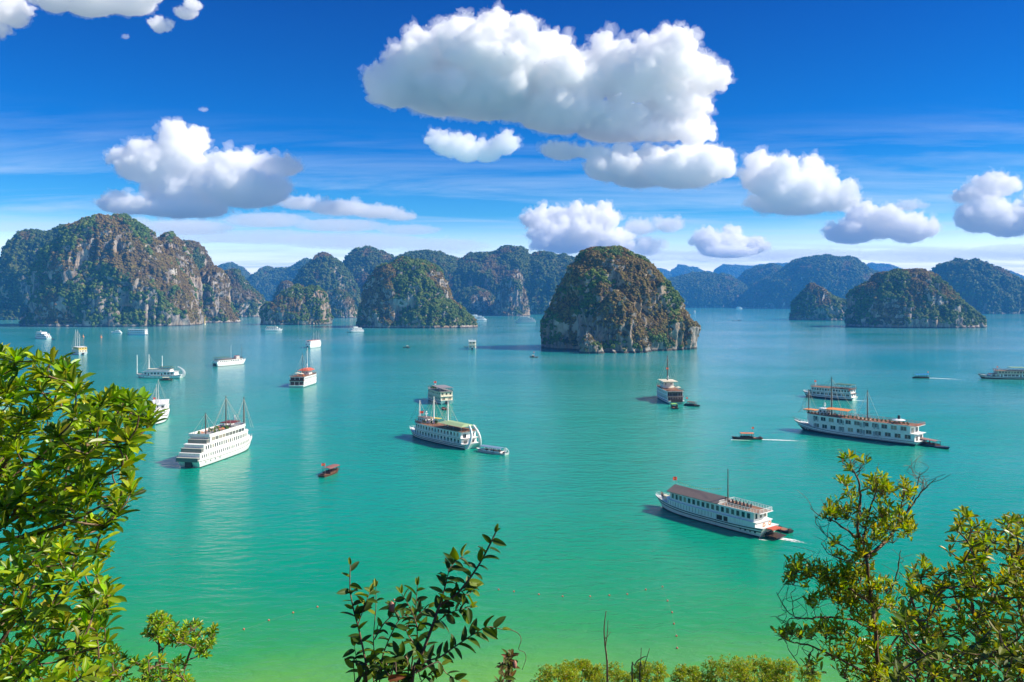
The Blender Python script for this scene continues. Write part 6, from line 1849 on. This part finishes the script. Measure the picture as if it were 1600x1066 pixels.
# ---- open, twiggy tree at the right
def right_tree():
    rr = random.Random(15)
    b = (3.65, 8.1)
    root = empty("tree", (b[0], b[1], float(ground_z(np.array([b[0]]), np.array([b[1]]))[0]) - 0.1))
    tag(root, "slender open tree with bare twig ends and tufts of leaves, right of centre", "tree")
    o = Vector(root.location); tw = Twigs(); fo = Foliage('obovate')
    Y = 8.0
    br = [([(1375, 1150), (1370, 1020), (1362, 940), (1353, 870), (1349, 835)], 0.024, 0.012), ([(1349, 850), (1340, 825), (1345, 780), (1338, 745), (1322, 728), (1314, 716)], 0.016, 0.004), ([(1340, 745), (1345, 730), (1352, 722)], 0.006, 0.003),
          ([(1338, 742), (1328, 726), (1330, 714)], 0.006, 0.003), ([(1353, 872), (1378, 852), (1400, 826), (1420, 796), (1440, 770), (1463, 748)], 0.02, 0.003), ([(1418, 798), (1432, 765), (1437, 738)], 0.008, 0.003), ([(1440, 770), (1441, 750), (1430, 742)], 0.005, 0.0025),
          ([(1400, 826), (1408, 790), (1414, 765)], 0.009, 0.003), ([(1349, 840), (1358, 800), (1366, 775), (1372, 755)], 0.012, 0.004), ([(1366, 780), (1384, 765), (1392, 755)], 0.007, 0.003), ([(1349, 845), (1325, 830), (1300, 812), (1280, 806), (1266, 793)], 0.013, 0.003),
          ([(1345, 868), (1318, 855), (1292, 838), (1275, 818)], 0.009, 0.003), ([(1340, 880), (1312, 872), (1292, 862), (1284, 848)], 0.008, 0.003), ([(1362, 945), (1330, 922), (1295, 908), (1262, 898), (1240, 894)], 0.016, 0.004), ([(1295, 908), (1270, 885), (1255, 875)], 0.007, 0.003),
          ([(1366, 985), (1330, 968), (1290, 964), (1255, 967), (1230, 955), (1213, 925)], 0.014, 0.003), ([(1255, 967), (1235, 968), (1222, 975)], 0.006, 0.003), ([(1240, 960), (1238, 940), (1236, 926)], 0.005, 0.0025), ([(1372, 1060), (1320, 1035), (1270, 1010), (1240, 1004), (1218, 992)], 0.014, 0.004),
          ([(1372, 1045), (1400, 1000), (1420, 950), (1438, 905), (1445, 880)], 0.014, 0.003), ([(1365, 960), (1390, 925), (1402, 895), (1408, 860)], 0.012, 0.003), ([(1270, 1010), (1262, 1040), (1256, 1055)], 0.006, 0.003), ([(1250, 1040), (1232, 1015), (1226, 995)], 0.005, 0.0025),
          ([(1362, 940), (1345, 915), (1335, 890), (1325, 875)], 0.009, 0.003), ([(1370, 1030), (1345, 1000), (1325, 985), (1300, 985)], 0.010, 0.003)]
    for pts, r0, r1 in br:
        P = [world_at(x, Y + 0.25 * math.sin(x * 0.13 + y * 0.07), y) for x, y in pts]
        if pts[0][1] >= 1150:
            P = [o] + P
        S_ = tw.path(P, r0, r1, 5, 6, 0.008, rr)
        # short bare side twigs
        for q in range(int(len(S_) * 0.4)):
            p = S_[rr.randrange(2, len(S_))]
            tw.path([p, p + Vector((rr.uniform(-.10, .10), rr.uniform(-.08, .08), rr.uniform(0.01, .10))), p + Vector((rr.uniform(-.17, .17), rr.uniform(-.1, .1), rr.uniform(0.08, .22)))], 0.0035, 0.0018, 2, 4)
    tufts = [(1316, 716, 2, 4), (1330, 713, 2, 4), (1350, 722, 2, 5), (1326, 732, 2, 5), (1322, 752, 7, 10), (1332, 770, 5, 8), (1366, 756, 14, 16), (1378, 764, 12, 14), (1390, 765, 5, 10), (1412, 765, 8, 12), (1418, 772, 6, 10), (1305, 797, 12, 20), (1325, 800, 8, 16), (1298, 806, 6, 12),
             (1380, 800, 10, 16), (1388, 815, 10, 16), (1408, 805, 10, 18), (1420, 818, 8, 14), (1418, 832, 6, 10), (1350, 812, 8, 16), (1365, 832, 9, 16), (1348, 855, 10, 18), (1350, 872, 7, 14), (1395, 838, 5, 14), (1315, 870, 4, 10), (1302, 848, 4, 8), (1245, 882, 10, 14), (1262, 890, 12, 16),
             (1240, 905, 7, 12), (1232, 898, 4, 8), (1282, 898, 12, 16), (1300, 905, 14, 18), (1322, 902, 14, 18), (1345, 895, 10, 16), (1335, 925, 14, 20), (1310, 930, 14, 18), (1285, 925, 8, 16), (1360, 915, 12, 18), (1368, 945, 10, 18), (1385, 915, 8, 14), (1330, 948, 8, 16), (1270, 940, 5, 14),
             (1222, 990, 7, 8), (1236, 986, 5, 8), (1250, 992, 5, 8), (1268, 988, 6, 12), (1290, 988, 8, 14), (1312, 980, 8, 14), (1285, 975, 5, 10), (1330, 1000, 10, 20), (1350, 1020, 10, 20), (1300, 1015, 8, 20), (1270, 1040, 6, 16), (1320, 1045, 10, 20), (1360, 1050, 10, 20), (1395, 940, 7, 16), (1360, 970, 9, 14), (1372, 990, 9, 14), (1362, 1010, 9, 16), (1380, 1030, 9, 18), (1368, 1055, 9, 16), (1345, 960, 7, 14), (1352, 890, 8, 12), (1390, 1055, 8, 18), (1400, 980, 7, 18), (1445, 882, 5, 8)]
    for (x, y, n, sp) in tufts:
        for i in range(int(n * 1.7)):
            p = world_at(x + rr.gauss(0, sp * 0.55), Y + rr.uniform(-0.35, 0.35), y + rr.gauss(0, sp * 0.5))
            d = Vector((rr.uniform(-.6, .6), rr.uniform(-.5, .3), rr.uniform(.3, 1)))
            c = world_at(x, Y + 0.1, y + sp * 0.8)
            tw.path([c, (c + p) / 2 + Vector((rr.uniform(-.02, .02), 0, 0.0)), p], 0.0035, 0.002, 2, 4)
            rosette(fo, p, d, rr.randint(3, 6), 0.098, [(0.29, 0.34, 0.014), (0.20, 0.27, 0.014), (0.38, 0.40, 0.018), (0.10, 0.16, 0.012)], rr, 0.7)
    t = tw.m.build("trunk", BARK, root); t.location = -o
    f = fo.build("crown", LEAF, root); f.location = -o
right_tree()
YD = [(0.28, 0.34, 0.016), (0.19, 0.26, 0.013), (0.36, 0.38, 0.02), (0.10, 0.16, 0.012), (0.24, 0.22, 0.025)]
bush("bush", "dense olive-green twiggy bush filling the lower right corner",
     [(1402, 1000), (1408, 925), (1425, 890), (1445, 900), (1465, 880), (1488, 890), (1500, 870), (1486, 850), (1496, 812), (1508, 800), (1522, 815), (1545, 818), (1560, 830), (1570, 812), (1590, 808), (1605, 822), (1700, 820), (1800, 850), (1800, 1150), (1390, 1150)],
     6.4, 0.8, 900, 0.05, 0.095, YD, (3.75, 6.5), seed=21, nl=(5, 10), extra=((1505, 800), (1512, 808), (1530, 820), (1572, 812), (1586, 810), (1598, 816), (1490, 845), (1484, 862), (1428, 888), (1450, 890)),
     limb=[[(1470, 1180), (1460, 1080), (1440, 990), (1420, 920)], [(1520, 1180), (1530, 1050), (1520, 950), (1505, 870)], [(1600, 1180), (1610, 1040), (1590, 930), (1580, 860)], [(1680, 1180), (1700, 1000), (1680, 900)], [(1420, 1180), (1410, 1080), (1402, 1010)]], r_tip=0.0045)
bush("bush", "shaded dark-leaved bush low in the bottom right corner in front of the olive one",
     [(1390, 985), (1410, 960), (1440, 985), (1480, 1000), (1520, 985), (1560, 960), (1620, 970), (1720, 980), (1720, 1150), (1380, 1150)],
     4.6, 0.4, 95, 0.07, 0.085, [(0.06, 0.095, 0.014), (0.09, 0.13, 0.016), (0.14, 0.17, 0.018)], (2.6, 4.7), 'ovate', LEAF_DULL, (3, 6), seed=23, limb=[[(1450, 1200), (1430, 1060)], [(1560, 1200), (1570, 1060)], [(1650, 1200), (1640, 1060)]], up=0.5)  # dark leaf tints put the bush's shade into its colour

# ---- crowns further down the slope showing along the bottom edge
def small_crown(px, py, Yd, rx, ry, n, label, seed, pal):
    rr = random.Random(seed); nr = np.random.default_rng(seed)
    c = world_at(px, Yd, py)
    gz_ = float(ground_z(np.array([c.x]), np.array([c.y]))[0]) - 0.2
    root = empty("tree", (c.x, c.y, gz_)); tag(root, label, "tree", "small trees down the slope along the photo's bottom edge")
    k = Yd / F_PX; RX, RZ = rx * k, ry * k
    o = Vector(root.location); tw = Twigs(); fo = Foliage('obovate')
    top = tw.path([o, o + Vector((0.1, 0, (c.z - gz_) * 0.5)), c + Vector((0, 0, -RZ * 0.6))], 0.09, 0.04, 5, 7)
    heads = []
    for i in range(16):
        d = nr.normal(size=3); d[2] = abs(d[2]) * 0.9 - 0.1; d /= np.linalg.norm(d)
        h = c + Vector((d[0] * RX * 0.72, d[1] * RX * 0.6, d[2] * RZ * 0.75)); heads.append(h)
        tw.path([top[-1], (top[-1] + h) / 2 + Vector((0, 0, -0.1)), h], 0.025, 0.008, 4, 5)
    for i in range(n):
        h = heads[i % 16]; d = Vector(nr.normal(size=3)).normalized(); d.z = d.z * 0.8 + 0.25
        p = h + d * RX * 0.30 * rr.uniform(0.55, 1.1)
        rosette(fo, p, d + Vector((0, 0, 0.6)), 5, 0.105 * Yd / 26, pal, rr, 0.9)
    t = tw.m.build("trunk", BARK, root); t.location = -o
    f = fo.build("crown", LEAF, root); f.location = -o
PY_ = [(0.33, 0.38, 0.02), (0.22, 0.30, 0.017), (0.42, 0.42, 0.024), (0.12, 0.18, 0.013)]
for (a, lb) in (((868, 1068, 27, 46, 24, 620), "yellow-green round tree top at the left end of the bottom-edge row"), ((902, 1062, 28, 32, 30, 520), "taller yellow-green tree top beside the left end of the bottom-edge row"), ((955, 1066, 27, 42, 24, 620), "yellow-green tree top behind the bare forked twig"),
                ((1018, 1064, 26, 34, 26, 560), "yellow-green tree top left of the gap in the bottom-edge row"), ((1075, 1068, 27, 30, 24, 480), "low tree top right of the gap in the bottom-edge row"), ((1140, 1066, 26, 50, 34, 760), "broad yellow-green tree top in the middle of the right half of the bottom-edge row"),
                ((1185, 1062, 27, 34, 38, 620), "tallest yellow-green tree top of the bottom-edge row"), ((1240, 1066, 24, 44, 30, 620), "tree top at the foot of the slender open tree")):
    small_crown(*a, lb, a[0], PY_)
def bare(px, tops, Yd, label, seed):
    rr = random.Random(seed)
    c = world_at(px, Yd, 1090); gz_ = float(ground_z(np.array([c.x]), np.array([c.y]))[0]) - 0.1
    tw = Twigs(); o = Vector((c.x, c.y, gz_))
    for pts, r in tops:
        P = [world_at(x, Yd, y) for x, y in pts]
        tw.path(([o] if pts[0][1] > 1060 else []) + P, r, r * 0.35, 4, 5)
    ob = tw.m.build("bare_sapling", BARK, None); tag(ob, label, "sapling")
bare(948, [([(949, 1080), (948, 1030), (945, 1005), (944, 980), (947, 955)], 0.014), ([(946, 1010), (949, 990), (950, 970)], 0.007), ([(945, 998), (950, 994), (954, 988)], 0.005)], 9, "thin bare forked twig standing up from the bottom edge", 3)
bare(1003, [([(1000, 1080), (1001, 1040), (1002, 1012)], 0.008), ([(999, 1080), (1006, 1045), (1015, 1013)], 0.008), ([(988, 1080), (992, 1040), (1003, 1028), (1010, 1026)], 0.010)], 8, "two crossed bare twigs with a withered leaf right of the forked twig", 4)
